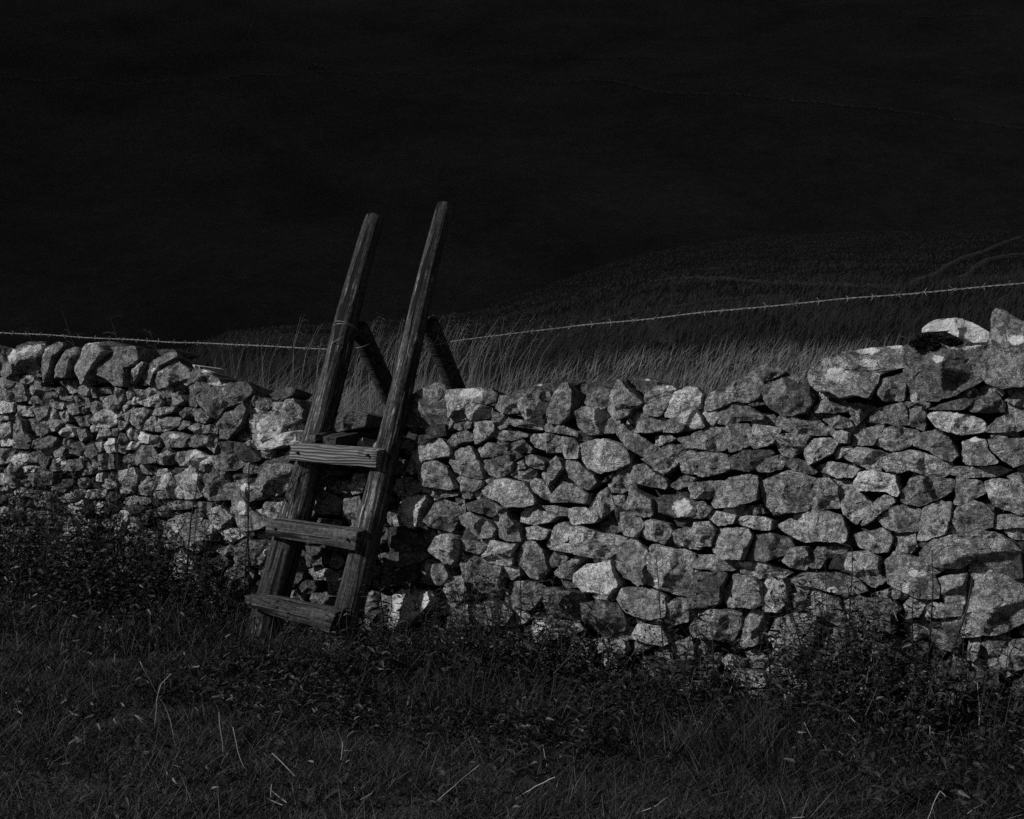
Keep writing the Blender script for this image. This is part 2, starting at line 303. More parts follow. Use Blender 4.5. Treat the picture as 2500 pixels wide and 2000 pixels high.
# ------------------------------------------------------------------ the dry stone wall
# visible outlines of its stones, one line per stone: [C = coping] tone x y x y ...
CROPS = []
CROPS.append((900, 850, 2.654, """
C5 175 370 235 300 330 255 410 220 475 225 490 275 470 320 495 340 500 400 525 480 470 500 400 515 370 530 300 515 180 500
C6 490 270 540 265 690 255 690 330 640 390 560 420 540 470 520 380 500 330
C5 695 255 790 262 830 300 820 350 760 365 690 350
5 530 380 630 380 635 460 560 480 530 540 525 480
6 640 380 700 355 790 385 795 420 760 455 670 470 635 430
C3 870 270 930 240 1100 215 1260 180 1330 200 1230 240 1190 290 960 310 880 310
5 850 310 900 305 970 330 980 380 960 420 880 430 825 390
6 985 340 1040 325 1110 355 1090 430 1020 475 985 430 970 370
2 1110 350 1200 360 1190 470 1150 520 1010 480 1090 430
5 790 410 850 420 910 450 890 510 850 530 810 480
5 910 455 1000 465 1080 490 1130 520 1120 535 960 510 910 490
C6 1270 225 1300 225 1330 290 1345 380 1330 440 1260 490 1190 490 1185 430 1205 330
C3 1310 225 1450 200 1600 190 1610 240 1480 270 1400 310 1330 300
C4 1400 300 1500 250 1580 270 1590 370 1500 400 1420 390 1390 340
5 1340 430 1400 385 1560 385 1610 480 1580 550 1440 565 1390 540
C5 1620 200 1660 230 1780 350 1690 440 1625 480 1580 400 1600 290
C3 1640 165 1800 190 1910 235 1900 270 1830 260 1790 340 1700 270 1640 220
C5 1800 290 1860 245 1960 240 2000 270 1960 300 1850 340 1790 360
6 1780 380 1860 345 1980 290 1990 300 1930 420 1890 450 1800 430
C8 2000 290 2080 250 2130 250 2165 300 2150 390 2060 420 1990 460 1930 450 1950 370
5 1725 545 1760 430 1850 430 1930 460 1910 540 1830 550
6 1940 470 2060 430 2130 390 2170 470 2190 510 2120 530 2000 550 1910 545
5 1160 490 1240 485 1350 540 1360 575 1290 560 1150 540
6 1600 540 1620 490 1680 490 1730 540 1850 650 1830 690 1790 710 1700 660 1640 600
5 560 490 640 475 680 480 665 520 600 535 555 520
5 680 490 760 470 815 480 820 540 780 580 700 620 680 560
5 505 605 560 560 640 530 680 560 690 600 600 610 550 640
6 800 570 870 535 980 540 1060 570 940 600 880 600 820 590
5 1045 600 1070 560 1150 550 1260 570 1280 620 1240 680 1170 680 1080 640
5 1270 570 1340 590 1370 640 1370 720 1290 715 1260 670
6 1350 640 1400 600 1550 590 1650 630 1710 680 1700 740 1600 790 1500 810 1430 780 1380 720
5 1845 570 1940 555 1990 590 1900 630 1860 640
5 2000 585 2100 560 2160 570 2160 640 2060 650
5 1790 720 1850 690 1950 630 2040 620 2060 650 2000 760 1930 820 1860 780
6 2060 670 2123 660 2140 820 2030 810 2020 730
6 215 790 290 660 400 600 480 585 540 640 560 700 470 710 400 720 330 740 310 800 270 825
3 310 570 380 560 450 580 330 640 290 660
6 530 740 590 650 650 635 740 760 730 850 650 840 560 800
6 320 790 340 730 420 715 500 770 550 860 580 920 470 910 370 880 325 840
5 690 650 780 610 870 630 930 650 820 710 740 710
4 830 710 940 645 1000 690 950 730 870 720
6 940 620 1010 590 1060 650 1050 680 990 680 940 650
5 750 730 850 710 960 740 940 800 870 840 800 830 760 780
5 960 745 1000 720 1030 780 980 790 930 830 960 780
5 1010 700 1080 690 1170 740 1150 790 1080 780 1020 750
6 1200 700 1240 720 1280 780 1240 830 1170 900 1120 820 1150 750
5 930 830 1000 770 1080 790 1080 830 1040 870 1000 860
5 1285 720 1360 735 1460 820 1490 870 1440 925 1370 890 1290 830
4 1500 870 1590 800 1570 840 1530 870
5 1540 880 1620 770 1690 820 1735 870 1740 910 1640 940 1570 940
6 1730 760 1790 745 1930 850 1940 890 1930 915 1750 880 1720 820
5 1950 890 2040 820 2110 840 2090 890 2000 920
5 170 850 240 830 310 860 400 920 400 945 330 930 290 950 200 960 170 920
6 400 930 460 920 590 935 580 960 470 970 410 990
5 600 870 680 850 740 860 740 900 680 930 660 980 600 970
6 735 920 800 860 900 845 1020 870 1060 920 1100 1000 1080 1020 1000 1030 920 1030 850 990 760 960
5 1050 870 1090 840 1140 870 1180 940 1170 990 1110 960 1060 920
5 1190 940 1260 860 1350 890 1440 940 1430 1010 1330 1000 1180 1000
5 1430 1020 1470 950 1540 900 1570 980 1600 1030 1510 1110 1440 1060
5 1570 960 1660 950 1670 1050 1600 1010
5 1690 920 1750 915 1850 980 1860 1060 1840 1100 1720 1080 1670 1040
3 1850 980 1930 950 2030 950 2140 1000 2140 1090 2000 1100 1880 1060
7 200 1000 260 955 370 950 385 1000 360 1060 360 1150 300 1170 230 1080
5 380 1120 430 1000 500 985 600 1020 620 1060 570 1130 540 1190 450 1160
5 160 1090 200 1080 300 1180 250 1190 170 1150
4 560 970 620 980 640 1050 600 1030
4 640 1010 740 970 830 1000 870 1050 800 1100 700 1060 640 1060
5 820 1010 900 1040 910 1060 850 1090
5 590 1090 650 1060 780 1120 830 1170 800 1230 720 1240 650 1180 600 1140
5 860 1090 920 1065 980 1140 1000 1250 900 1250 840 1230
6 975 1060 1100 1045 1240 1090 1180 1130 1100 1145 980 1130
5 1110 1020 1200 1020 1300 1040 1280 1090 1200 1080
6 1290 1040 1400 1030 1500 1090 1490 1130 1390 1140 1330 1150 1290 1100
6 1010 1160 1100 1150 1180 1180 1150 1240 1030 1240
5 1145 1280 1210 1150 1290 1130 1330 1160 1320 1250 1180 1310
6 1330 1160 1400 1150 1500 1190 1640 1230 1670 1260 1620 1320 1530 1370 1400 1340 1300 1320 1180 1310 1300 1240
5 1570 1100 1660 1055 1750 1070 1790 1140 1740 1220 1680 1220 1600 1180
6 1790 1130 1840 1105 1960 1140 1990 1190 1920 1270 1800 1240 1760 1220
5 1990 1190 2060 1160 2123 1180 2150 1310 2080 1300 2000 1260
4 165 1190 250 1190 300 1220 360 1270 330 1310 250 1320 180 1290
6 390 1310 450 1220 540 1200 590 1230 600 1300 540 1410 480 1380
4 590 1230 700 1250 770 1270 730 1340 620 1310
4 100 1400 160 1310 330 1310 400 1340 320 1390 240 1420
5 590 1350 700 1330 750 1350 770 1400 690 1530 640 1500 600 1420
6 750 1350 790 1240 900 1270 970 1270 940 1330 930 1410 850 1410 770 1390
6 935 1350 1000 1260 1090 1250 1130 1300 1170 1440 1110 1500 1040 1490 970 1410
5 1170 1380 1200 1320 1270 1325 1290 1360 1240 1410 1190 1420
5 1185 1460 1250 1400 1340 1340 1400 1350 1320 1420 1330 1500 1240 1490
7 1340 1460 1420 1400 1560 1380 1610 1460 1640 1530 1570 1620 1490 1590 1390 1580 1330 1510
6 1580 1430 1640 1300 1720 1220 1800 1290 1850 1350 1820 1430 1810 1530 1740 1540 1640 1480
6 1810 1450 1860 1330 1890 1270 2060 1310 2123 1330 2150 1400 2140 1600 2040 1610 1900 1570 1820 1530
5 330 1460 370 1400 490 1400 530 1480 480 1540 400 1500
5 690 1560 770 1400 870 1410 870 1500 850 1610 740 1590
5 530 1480 600 1480 650 1560 610 1640 540 1650 500 1560
4 860 1600 900 1510 1040 1510 1160 1550 1100 1650 1060 1700 940 1680 870 1650
3 180 1440 300 1430 330 1480 280 1540 170 1530
"""))
CROPS.append((1700, 700, 2.654, """
C5 40 740 100 670 210 650 330 580 380 530 420 560 440 620 420 720 350 760 250 740 170 780 100 805 50 800
C4 380 530 460 505 560 530 600 560 540 590 450 620 430 600
5 65 870 120 790 250 745 340 770 450 840 440 870 300 870 210 905 150 890
C4 430 650 560 600 700 550 740 540 740 640 770 750 730 820 650 830 590 850 500 790 440 730
C6 740 560 830 480 960 430 1140 395 1340 370 1340 540 1200 560 1170 640 1130 725 1040 710 960 720 900 690 830 700 760 650
C5 1180 600 1340 560 1360 640 1345 740 1230 745 1165 700
C4 1340 600 1350 400 1430 340 1560 380 1700 390 1890 380 1880 600 1800 640 1650 710 1560 740 1500 745 1370 700
C9 1455 290 1480 245 1580 210 1720 205 1850 260 1900 300 1900 360 1800 365 1700 330 1620 290 1560 265 1460 315
C5 1870 590 1890 450 1905 330 1910 180 1940 140 1990 150 2040 190 2150 240 2160 450 2150 650 2000 660 1920 650
5 770 780 830 725 920 715 985 750 1000 810 900 820 780 815
5 995 760 1050 750 1180 780 1110 820 1040 910 1000 820
5 1070 880 1150 790 1340 750 1370 800 1380 900 1310 900 1150 880
5 1340 830 1400 770 1470 780 1500 830 1480 940 1370 890
4 1500 800 1600 760 1740 720 1800 740 1780 770 1740 800
5 1760 790 1850 710 1940 680 2000 760 1990 810 1900 820 1780 810
5 1995 740 2080 690 2150 690 2150 790 2060 770
5 520 900 560 830 650 840 720 870 760 830 860 930 840 965 760 965 620 950
5 810 860 890 825 1000 860 1040 910 940 925 880 910
7 1500 830 1560 810 1750 820 1870 880 1850 940 1700 960 1560 920
5 1860 930 1940 850 2040 820 2150 800 2150 930 2020 950 1880 945
5 -40 1050 -30 960 80 910 180 910 200 1000 190 1060 130 1070 20 1050
6 205 920 240 890 350 890 370 950 350 1040 220 1080 200 1010
6 340 950 390 895 480 905 560 920 510 1020 390 1050 340 1010
5 500 970 620 950 740 970 700 1050 620 1110 560 1100 520 1030
5 865 945 960 930 1000 950 990 1020 920 1010
5 1000 960 1110 910 1220 900 1200 960 1150 1030 1000 1030
6 1160 1030 1230 920 1310 905 1440 930 1450 960 1370 1040 1270 1070
4 1390 1030 1460 950 1560 930 1640 980 1700 1090 1650 1140 1590 1120 1500 1060
5 1710 1000 1800 980 1880 990 1900 1060 1970 1140 1880 1160 1780 1160 1720 1140
5 1890 990 2000 985 2150 980 2150 1150 2060 1170 1990 1120 1920 1070
6 -60 1110 0 1080 100 1070 210 1090 240 1180 150 1210 80 1230 0 1225 -60 1190
4 230 1110 330 1060 490 1060 510 1080 430 1160 330 1200 250 1180
5 410 1180 470 1110 540 1090 580 1120 560 1180 500 1200 430 1205
6 705 1030 760 985 860 980 930 1010 890 1080 790 1130 730 1160 710 1100
6 890 1090 920 1040 1000 1030 1040 1070 960 1100 900 1120
5 565 1130 650 1110 720 1140 790 1200 750 1220 640 1190 580 1160
5 775 1160 880 1130 980 1150 1060 1180 1020 1240 920 1240 800 1200
6 960 1110 1060 1040 1180 1060 1270 1090 1190 1140 1200 1190 1130 1190
6 1190 1120 1300 1080 1430 1060 1590 1120 1670 1150 1620 1230 1540 1240 1400 1190 1320 1210 1250 1200
5 1600 1190 1700 1160 1800 1170 1970 1160 2040 1190 1950 1230 1760 1240 1650 1220
5 2010 1230 2080 1200 2150 1200 2150 1290 2060 1280
5 -40 1300 0 1270 100 1255 200 1260 140 1320 80 1380 -30 1375
6 80 1400 140 1320 220 1240 340 1215 420 1230 410 1380 250 1430 110 1435
5 410 1270 500 1230 620 1190 720 1220 790 1240 740 1290 760 1380 720 1460 620 1460 500 1490 440 1400 430 1320
5 700 1330 760 1250 860 1230 920 1300 930 1430 850 1440 720 1460 760 1380
7 1015 1290 1050 1200 1150 1190 1290 1220 1330 1330 1300 1370 1240 1330 1100 1320 1060 1330
6 900 1330 960 1260 1030 1270 1060 1340 1140 1400 1100 1480 1040 1550 970 1500 930 1420
5 1070 1560 1120 1430 1220 1340 1300 1390 1200 1470 1140 1520
5 1325 1340 1390 1240 1450 1225 1600 1240 1680 1250 1660 1320 1540 1390 1450 1425 1340 1395
6 1680 1350 1690 1230 1850 1260 1900 1330 1800 1380 1700 1420 1660 1410
6 1860 1260 1960 1240 2123 1280 2150 1330 2150 1480 2060 1470 1930 1410 1900 1350
6 1170 1500 1250 1420 1330 1410 1450 1440 1440 1590 1300 1590 1200 1550
6 1440 1560 1470 1430 1560 1390 1660 1400 1650 1500 1620 1600 1500 1640 1435 1640
6 1670 1520 1700 1430 1800 1380 1860 1400 1930 1470 1920 1560 1790 1590 1700 1600
5 1930 1480 2040 1470 2150 1490 2150 1560 2000 1570 1930 1570
6 1980 1590 2020 1560 2150 1570 2150 1640 2060 1640
5 330 1420 420 1410 440 1470 370 1480
5 -30 1400 50 1390 110 1440 60 1500 -20 1500
6 50 1480 110 1450 260 1480 240 1540 140 1550
6 255 1510 300 1480 420 1490 480 1510 480 1580 400 1580 290 1550
6 510 1550 620 1480 740 1460 850 1450 950 1490 985 1600 975 1660 820 1650 700 1660 600 1610
5 1000 1610 1100 1580 1200 1560 1280 1620 1250 1720 1150 1725 1060 1690
5 1300 1700 1320 1640 1420 1600 1440 1680 1400 1725 1290 1735
4 1440 1670 1530 1600 1660 1590 1600 1650 1500 1700
5 -40 1600 0 1530 90 1520 130 1570 100 1680 0 1690
4 1300 735 1440 755 1380 785 1340 780
"""))
CROPS.append((1700, 1250, 2.3, """
6 85 200 110 90 290 90 320 130 280 265 180 265 90 230
4 300 270 320 130 420 120 530 150 560 190 500 240 400 280
6 1285 220 1330 165 1470 130 1600 100 1720 130 1830 210 1850 240 1690 350 1590 260 1480 320 1370 310 1290 260
3 1700 340 1830 230 1850 370 1790 375
5 630 270 680 190 840 200 860 220 740 260 700 320 630 310
2 740 320 770 240 865 220 830 320
6 540 200 630 190 650 280 620 330 540 310 490 270
6 -30 250 0 240 130 240 240 275 270 290 230 330 100 330 -30 310
5 245 340 270 280 380 275 530 340 480 370 350 375
6 830 320 860 225 960 220 1030 250 1035 340 1070 380 1000 430 900 370
5 1055 280 1110 220 1300 260 1430 320 1340 350 1390 420 1370 480 1280 490 1150 440 1080 400
4 530 370 600 335 800 340 900 370 980 440 860 470 700 430 540 410
4 -40 440 0 340 130 330 180 350 150 420 140 520 60 545 -30 540
6 135 470 200 350 330 360 370 400 380 500 320 540 180 530
6 370 380 500 370 530 440 520 500 460 570 390 560 340 480
4 540 460 640 440 600 550 560 560
6 600 545 660 440 800 480 830 570 870 650 800 650 700 600
4 830 500 900 470 1100 490 1160 540 1100 600 1130 660 1040 700 950 680 880 620
5 980 460 1080 430 1150 450 1140 490 1040 490
5 1160 520 1210 470 1300 500 1250 590 1170 600
5 1340 370 1530 340 1510 520 1400 510
5 1300 500 1500 520 1500 580 1400 590 1290 590
6 1530 340 1700 340 1860 390 1860 610 1700 690 1590 700 1500 690 1490 600
5 -30 640 20 580 70 545 270 550 250 640 200 730 100 720 0 700
6 255 740 280 600 310 545 380 560 360 650 350 740 290 760
6 460 600 570 565 690 590 680 700 650 770 520 860 490 780 400 700
4 690 720 800 670 880 700 850 760 700 740
5 1310 620 1440 590 1500 600 1500 700 1480 790 1390 770 1320 720
6 1520 830 1530 710 1560 675 1600 710 1590 800 1560 850
5 1600 740 1640 690 1730 680 1740 730 1690 810
6 1700 860 1720 720 1860 710 1860 890 1760 890
4 600 870 700 760 850 720 950 760 940 880 850 970 700 950 600 930
4 1000 720 1100 690 1200 720 1200 850 1080 880 980 820
5 -30 1000 0 900 90 890 105 1040 40 1050
5 200 900 280 880 380 900 400 980 220 980
4 150 1020 300 1000 400 990 420 1080 360 1130 200 1130
6 460 1000 560 990 600 1090 520 1110 450 1070
5 730 1060 790 1000 850 1060 830 1160 750 1130
4 1330 860 1480 800 1540 860 1480 980 1370 1000
4 1740 1080 1780 960 1860 920 1880 1100 1800 1160
3 1200 740 1310 730 1400 800 1330 860 1220 850
5 1350 1020 1450 1010 1470 1080 1370 1090
3 1500 900 1700 900 1720 1050 1600 1100 1480 1060
"""))
CROPS.append((800, 1350, 2.3956, """
4 1290 200 1360 195 1500 240 1520 290 1470 400 1380 380 1290 360
4 1520 300 1600 270 1720 300 1760 380 1740 460 1620 480 1530 400
5 1730 200 1900 200 2000 250 2010 370 1940 390 1820 370 1730 330 1700 270
5 2000 300 2050 260 2120 270 2120 400 2010 430 1990 370
6 370 250 430 210 620 220 650 280 600 340 480 440 380 460
5 1190 400 1280 385 1460 400 1500 450 1380 500 1200 520
6 1760 500 1820 410 1960 430 2020 520 1980 540 1860 520
4 1380 520 1450 480 1540 520 1530 600 1420 600
5 1640 580 1650 500 1740 510 1760 570 1700 640
5 1990 540 2140 480 2156 620 2080 630 2020 580
3 1850 600 2140 640 2120 720 1900 660
5 1890 700 1930 660 1960 740 1910 790
6 1700 780 1750 680 1780 720 1750 770
4 860 330 950 270 1040 300 1100 350 1050 420 920 420
4 700 330 840 300 860 420 760 440
"""))
CROPS.append((550, 1000, 2.654, """
9 280 210 370 160 495 125 495 215 380 235 300 260 230 260
6 150 60 170 30 250 30 350 50 360 110 350 150 260 210 190 190
5 335 60 400 -60 460 -70 520 0 510 60 440 100 380 105
5 230 270 300 260 290 320 240 310
3 0 200 130 220 240 330 190 340 60 320 0 300
4 180 400 260 330 410 290 400 340 250 430
5 250 420 290 360 400 340 440 370 420 450 400 520 340 565 270 530
5 60 460 130 450 250 470 260 560 150 600 100 540
4 650 390 760 395 760 430 660 410
4 600 470 640 410 690 440 690 480 640 490
5 810 510 830 420 920 415 940 500 910 540 840 550
5 575 590 640 520 740 560 760 600 740 680 640 680 590 650
5 770 690 800 580 890 560 910 640 870 740 800 760
5 610 760 640 700 760 720 740 770
4 700 470 800 460 800 540 740 540
5 20 500 60 470 200 700 290 710 150 750 100 720
4 75 880 150 840 300 850 250 1000 150 1020 90 950
4 0 1190 30 1060 130 1030 170 1130 100 1170
8 230 910 300 905 280 950
4 420 960 490 950 500 1100 420 1180
5 680 1090 740 1050 780 1160 690 1190
3 640 130 700 70 760 30 850 10 950 30 930 110 760 150
4 440 560 520 420 600 500 560 620
4 600 800 740 780 800 860 700 900
4 520 880 640 900 640 1000 540 1020
3 1080 760 1170 760 1250 800 1330 900 1200 960 1090 900
"""))
CROPS.append((0, 750, 3.593, """
C3 -30 620 0 480 50 440 50 600
C5 55 420 80 370 160 370 180 440 190 590 100 620 55 600
C5 140 440 260 350 410 335 400 400 340 450 330 560 240 600 180 540
C4 320 450 400 380 560 310 640 330 600 400 520 420 500 560 470 660 400 660 340 560
C3 -40 430 0 320 120 290 330 290 260 350 140 380 80 390
C5 500 420 620 390 720 340 720 400 660 480 650 620 540 630 505 580
C5 660 480 740 350 820 320 950 330 1000 400 900 540 860 600 810 700 740 600 680 540
C5 880 430 900 360 1000 350 1250 350 1280 480 1160 540 1150 700 1060 700 1000 640 900 590 850 500
C3 560 310 700 285 860 285 1000 330 1100 360 900 360 750 350 650 345
C3 1250 360 1380 350 1420 400 1300 440
C6 1150 560 1180 500 1280 480 1310 500 1240 600 1160 690
C5 1235 590 1330 500 1430 440 1520 400 1600 400 1600 450 1470 480 1400 560 1350 620 1340 690 1270 660
C5 1345 630 1420 540 1460 480 1560 460 1700 560 1700 620 1580 650 1490 700 1400 720 1350 670
C4 1650 670 1700 590 1750 530 1850 560 1950 640 1950 700 1880 690 1740 660 1700 690
7 1670 500 1760 520 1730 580 1690 530
C4 1665 860 1700 700 1740 650 1890 680 1890 720 1780 800 1730 880
C4 1790 780 1900 720 2050 660 2156 650 2190 740 2120 830 1990 900 1950 980 1890 960 1820 880
C3 2180 800 2260 740 2420 690 2500 700 2480 750 2330 830 2230 860
4 1910 1050 2000 950 2156 850 2200 900 2130 1050 2000 1160 1920 1150
5 0 620 180 600 220 700 220 820 120 830 -20 810
5 200 600 290 600 310 640 240 680 200 660
7 -20 820 60 815 130 840 130 920 40 940 -20 930
5 -20 950 100 960 110 990 -20 1000
5 240 680 340 640 310 780 250 740
5 330 640 380 660 400 700 510 700 430 740 340 720
4 510 650 620 650 600 690 520 680
6 580 690 650 650 680 740 640 770 590 740
5 690 700 740 665 800 720 780 780 700 760
5 400 770 440 740 510 745 520 790 410 800
5 525 720 580 700 600 780 580 820 530 810
5 600 790 670 760 680 810 600 830
5 880 710 950 700 960 760 880 760
5 810 720 870 710 860 800 820 790
5 1000 730 1060 700 1120 730 1080 830 1020 790
5 1130 710 1170 690 1190 740 1140 820
5 870 790 960 780 950 820 880 820
5 1190 720 1330 730 1300 790 1240 800
7 1160 830 1190 790 1230 800 1210 850 1170 860
6 1230 840 1330 790 1400 760 1420 830 1390 880 1290 870
5 1340 760 1500 740 1520 790 1420 800
5 1490 760 1570 740 1660 820 1590 860 1500 860
5 930 830 1000 770 1070 810 1040 890 990 910 940 870
5 1060 880 1150 810 1170 840 1080 930
5 780 880 850 820 930 860 900 930 810 950
6 660 790 700 780 740 860 690 870
6 730 800 770 790 800 870 760 900
5 590 860 680 840 700 930 640 950 600 920
5 500 920 590 900 600 990 560 1010 500 960
5 430 830 580 840 570 900 460 880
5 450 880 490 870 500 980 580 1020 520 1090 460 1100 430 960
6 250 900 270 850 300 900 300 960 240 960
6 130 860 220 870 240 950 160 960
5 310 900 430 860 440 960 350 1000
4 240 980 340 960 350 1060 290 1080
6 700 880 770 870 740 930 710 940
6 840 1000 900 900 990 880 1030 950 1020 1020 950 1070 870 1050
6 1080 950 1180 870 1190 960 1130 1010
5 1160 1000 1200 900 1300 880 1340 920 1270 1000 1230 1080
5 1000 980 1060 910 1080 950 1020 1040
5 1260 1080 1300 980 1370 900 1370 1000 1340 1090
5 1360 950 1390 890 1540 870 1520 920 1430 950
6 1360 1010 1380 960 1570 970 1560 1030 1490 1080 1380 1100
4 1590 930 1640 880 1780 890 1700 950 1620 980
5 1560 1070 1600 1000 1660 1000 1690 1040 1600 1080
4 1690 930 1780 900 1850 970 1820 1020 1740 1010
5 1690 1060 1750 1020 1820 1050 1830 1100 1740 1110
5 1800 1040 1860 1030 1910 1070 1900 1110 1830 1100
5 -20 1040 100 1000 110 1100 60 1150 -20 1140
4 110 1050 140 970 230 990 240 1080 300 1150 270 1240 170 1240 120 1160
5 350 1000 420 970 480 1090 400 1130 320 1130
6 540 1100 590 1030 640 1060 660 1130 600 1150
5 640 960 740 960 780 1040 700 1050
5 740 960 840 940 830 1030 790 1020
7 780 1050 840 1020 860 1080 800 1100
5 660 1070 750 1070 770 1130 700 1180 660 1150
5 840 1170 870 1050 970 1070 980 1120 880 1140
5 990 1070 1040 1060 1030 1130 990 1130
4 1040 1040 1080 1000 1150 1010 1110 1060 1060 1090
5 1110 1080 1140 1035 1200 1130 1180 1170 1120 1150
4 1030 1190 1050 1100 1100 1110 1130 1160 1070 1200
9 1205 1150 1220 1090 1310 1130 1310 1200 1240 1190
8 1110 1250 1150 1180 1240 1180 1180 1250
7 920 1270 950 1150 1020 1150 1020 1270 960 1285
5 1310 1120 1410 1130 1390 1230 1340 1220
5 1410 1120 1490 1090 1600 1100 1680 1130 1640 1180 1640 1230 1480 1230
4 1640 1150 1740 1110 1820 1130 1800 1210 1700 1230 1640 1220
5 1830 1160 1880 1120 1920 1170 1890 1280 1830 1230
3 1920 1180 2110 1190 2156 1200 2090 1280 1950 1270
7 -20 1170 60 1140 120 1180 100 1220 -20 1220
4 -20 1240 110 1240 100 1330 60 1370 -20 1380
8 120 1350 180 1270 240 1270 240 1350 180 1410
5 240 1270 330 1270 330 1360 250 1360
7 205 1400 280 1390 340 1410 320 1450 230 1450
5 70 1400 100 1370 180 1410 150 1450 60 1450
4 340 1200 450 1120 510 1150 480 1250 430 1320 380 1437 340 1380 330 1280
4 300 1180 350 1150 330 1240 290 1240
5 540 1150 620 1160 580 1230 540 1200
6 500 1280 560 1220 600 1240 580 1310 520 1320
4 630 1210 700 1170 740 1240 700 1310 630 1280
4 760 1290 780 1220 840 1200 880 1290 820 1340
5 850 1190 920 1180 920 1260 870 1280
4 1200 1280 1240 1210 1340 1210 1400 1300 1390 1370 1250 1380 1200 1350
5 1040 1200 1110 1190 1090 1290 1040 1270
4 840 1330 920 1290 1030 1290 1030 1420 860 1430
9 720 1310 750 1310 755 1345 730 1340
4 450 1330 540 1320 580 1380 530 1437 460 1437
4 590 1350 700 1330 740 1400 700 1437 590 1437
5 1100 1370 1140 1330 1200 1350 1190 1390
6 1390 1310 1480 1250 1520 1290 1450 1330 1440 1390 1390 1370
5 1540 1330 1560 1270 1650 1260 1640 1370 1590 1400
6 1640 1260 1720 1250 1800 1300 1880 1290 1760 1340 1720 1437 1650 1400
4 1800 1370 1850 1320 1900 1290 1890 1437 1790 1437
4 1890 1310 1960 1290 2110 1290 2156 1370 2060 1437 1920 1430
"""))
CROPS.append((0, 750, 2.3, """
6 670 920 760 900 780 950 750 1040 700 1050 680 990
5 780 1000 830 960 870 1000 830 1060 760 1050
5 890 1080 910 950 980 930 1010 1000 1100 1060 1080 1080 960 1070
5 1010 950 1090 890 1150 950 1150 1060 1080 1080 1020 1010
5 1150 980 1180 870 1260 870 1280 960 1300 1080 1200 1090 1150 1040
5 1280 1050 1330 1080 1480 1190 1560 1200 1400 1270 1330 1180
5 1330 980 1400 960 1480 980 1480 1030 1370 1080 1340 1040
6 1180 1140 1240 1110 1290 1180 1260 1250 1190 1220
5 930 1080 1080 1090 1120 1120 1020 1140 940 1130
4 1080 1170 1110 1090 1200 1100 1180 1180
4 940 1200 1050 1150 1170 1200 1200 1300 1130 1370 1000 1330 930 1270
6 960 1460 1000 1370 1080 1420 1120 1500 1170 1560 1120 1620 1000 1540
3 1130 1410 1230 1370 1280 1440 1200 1510 1120 1440
5 1270 1500 1340 1430 1420 1480 1400 1560 1290 1600
4 1340 1370 1430 1320 1530 1340 1470 1450 1370 1450
7 1230 1260 1310 1240 1370 1290 1290 1320
9 1470 1360 1510 1360 1510 1395 1480 1390
9 548 940 578 925 575 980 550 980
9 415 1110 460 1080 465 1130 420 1145
9 550 1110 580 1090 588 1150 560 1160
9 680 1150 720 1140 710 1190 640 1280 650 1220
8 370 1230 420 1220 430 1270 380 1290
8 555 1280 610 1270 610 1300 570 1310
4 160 940 230 900 300 930 290 1000 200 1010
5 10 930 80 960 100 1020 40 1010 0 990
4 830 1300 880 1260 890 1390 830 1380
"""))
LICHEN = [(1463, 1012, 23, 17), (1318, 940, 6, 3), (1581, 928, 7, 3), (28, 866, 13, 17), (78, 862, 30, 16), (98, 850, 20, 9), (210, 834, 38, 7),
          (1690, 1010, 30, 34), (2118, 856, 28, 9), (2120, 886, 24, 11), (2185, 846, 20, 6), (2345, 842, 42, 12), (2380, 838, 28, 8), (2040, 915, 28, 18),
          (1665, 1240, 22, 22), (652, 1075, 26, 26), (640, 1040, 14, 16), (2290, 876, 16, 9), (1150, 960, 30, 12), (985, 1480, 26, 44), (1050, 1465, 28, 24),
          (1320, 1535, 18, 20), (1475, 1620, 10, 14), (480, 1120, 14, 26), (300, 800, 16, 5), (545, 950, 3, 3), (530, 938, 22, 4), (510, 905, 20, 5),
          (1000, 1235, 20, 30), (2480, 830, 22, 12), (2210, 1440, 8, 24), (1535, 1655, 16, 12), (425, 1065, 12, 6), (1150, 1470, 12, 14), (2240, 1400, 20, 8), (380, 905, 16, 6), (455, 1135, 10, 14), (500, 1122, 20, 10), (520, 1290, 14, 10), (590, 1240, 12, 16), (600, 1190, 14, 10), (545, 1312, 12, 7), (180, 1240, 10, 14), (245, 1242, 8, 14), (300, 1262, 12, 18), (160, 1300, 16, 8), (252, 1312, 14, 8), (540, 1400, 8, 18), (430, 1290, 10, 10), (460, 1380, 8, 12), (150, 1125, 12, 12), (480, 1165, 14, 8), (20, 1080, 16, 10), (985, 1465, 20, 14), (1010, 1500, 14, 10), (2150, 1330, 10, 6), (1900, 1130, 10, 12), (1390, 1310, 14, 8), (2030, 1440, 14, 8), (1820, 1375, 16, 10), (2380, 1070, 18, 9)]
TONES = {1: .02, 2: .06, 3: .09, 4: .185, 5: .295, 6: .375, 7: .5, 8: .7, 9: .88}

def in_poly(x, y, P):
    c = False; n = len(P); j = n - 1
    for i in range(n):
        if (P[i][1] > y) != (P[j][1] > y) and x < (P[j][0] - P[i][0]) * (y - P[i][1]) / (P[j][1] - P[i][1]) + P[i][0]: c = not c
        j = i
    return c
def centroid(P):
    A = cx = cy = 0
    for i in range(len(P)):
        x0, y0 = P[i - 1]; x1, y1 = P[i]; k = x0 * y1 - x1 * y0; A += k; cx += (x0 + x1) * k; cy += (y0 + y1) * k
    return cx / (3 * A), cy / (3 * A), abs(A / 2)

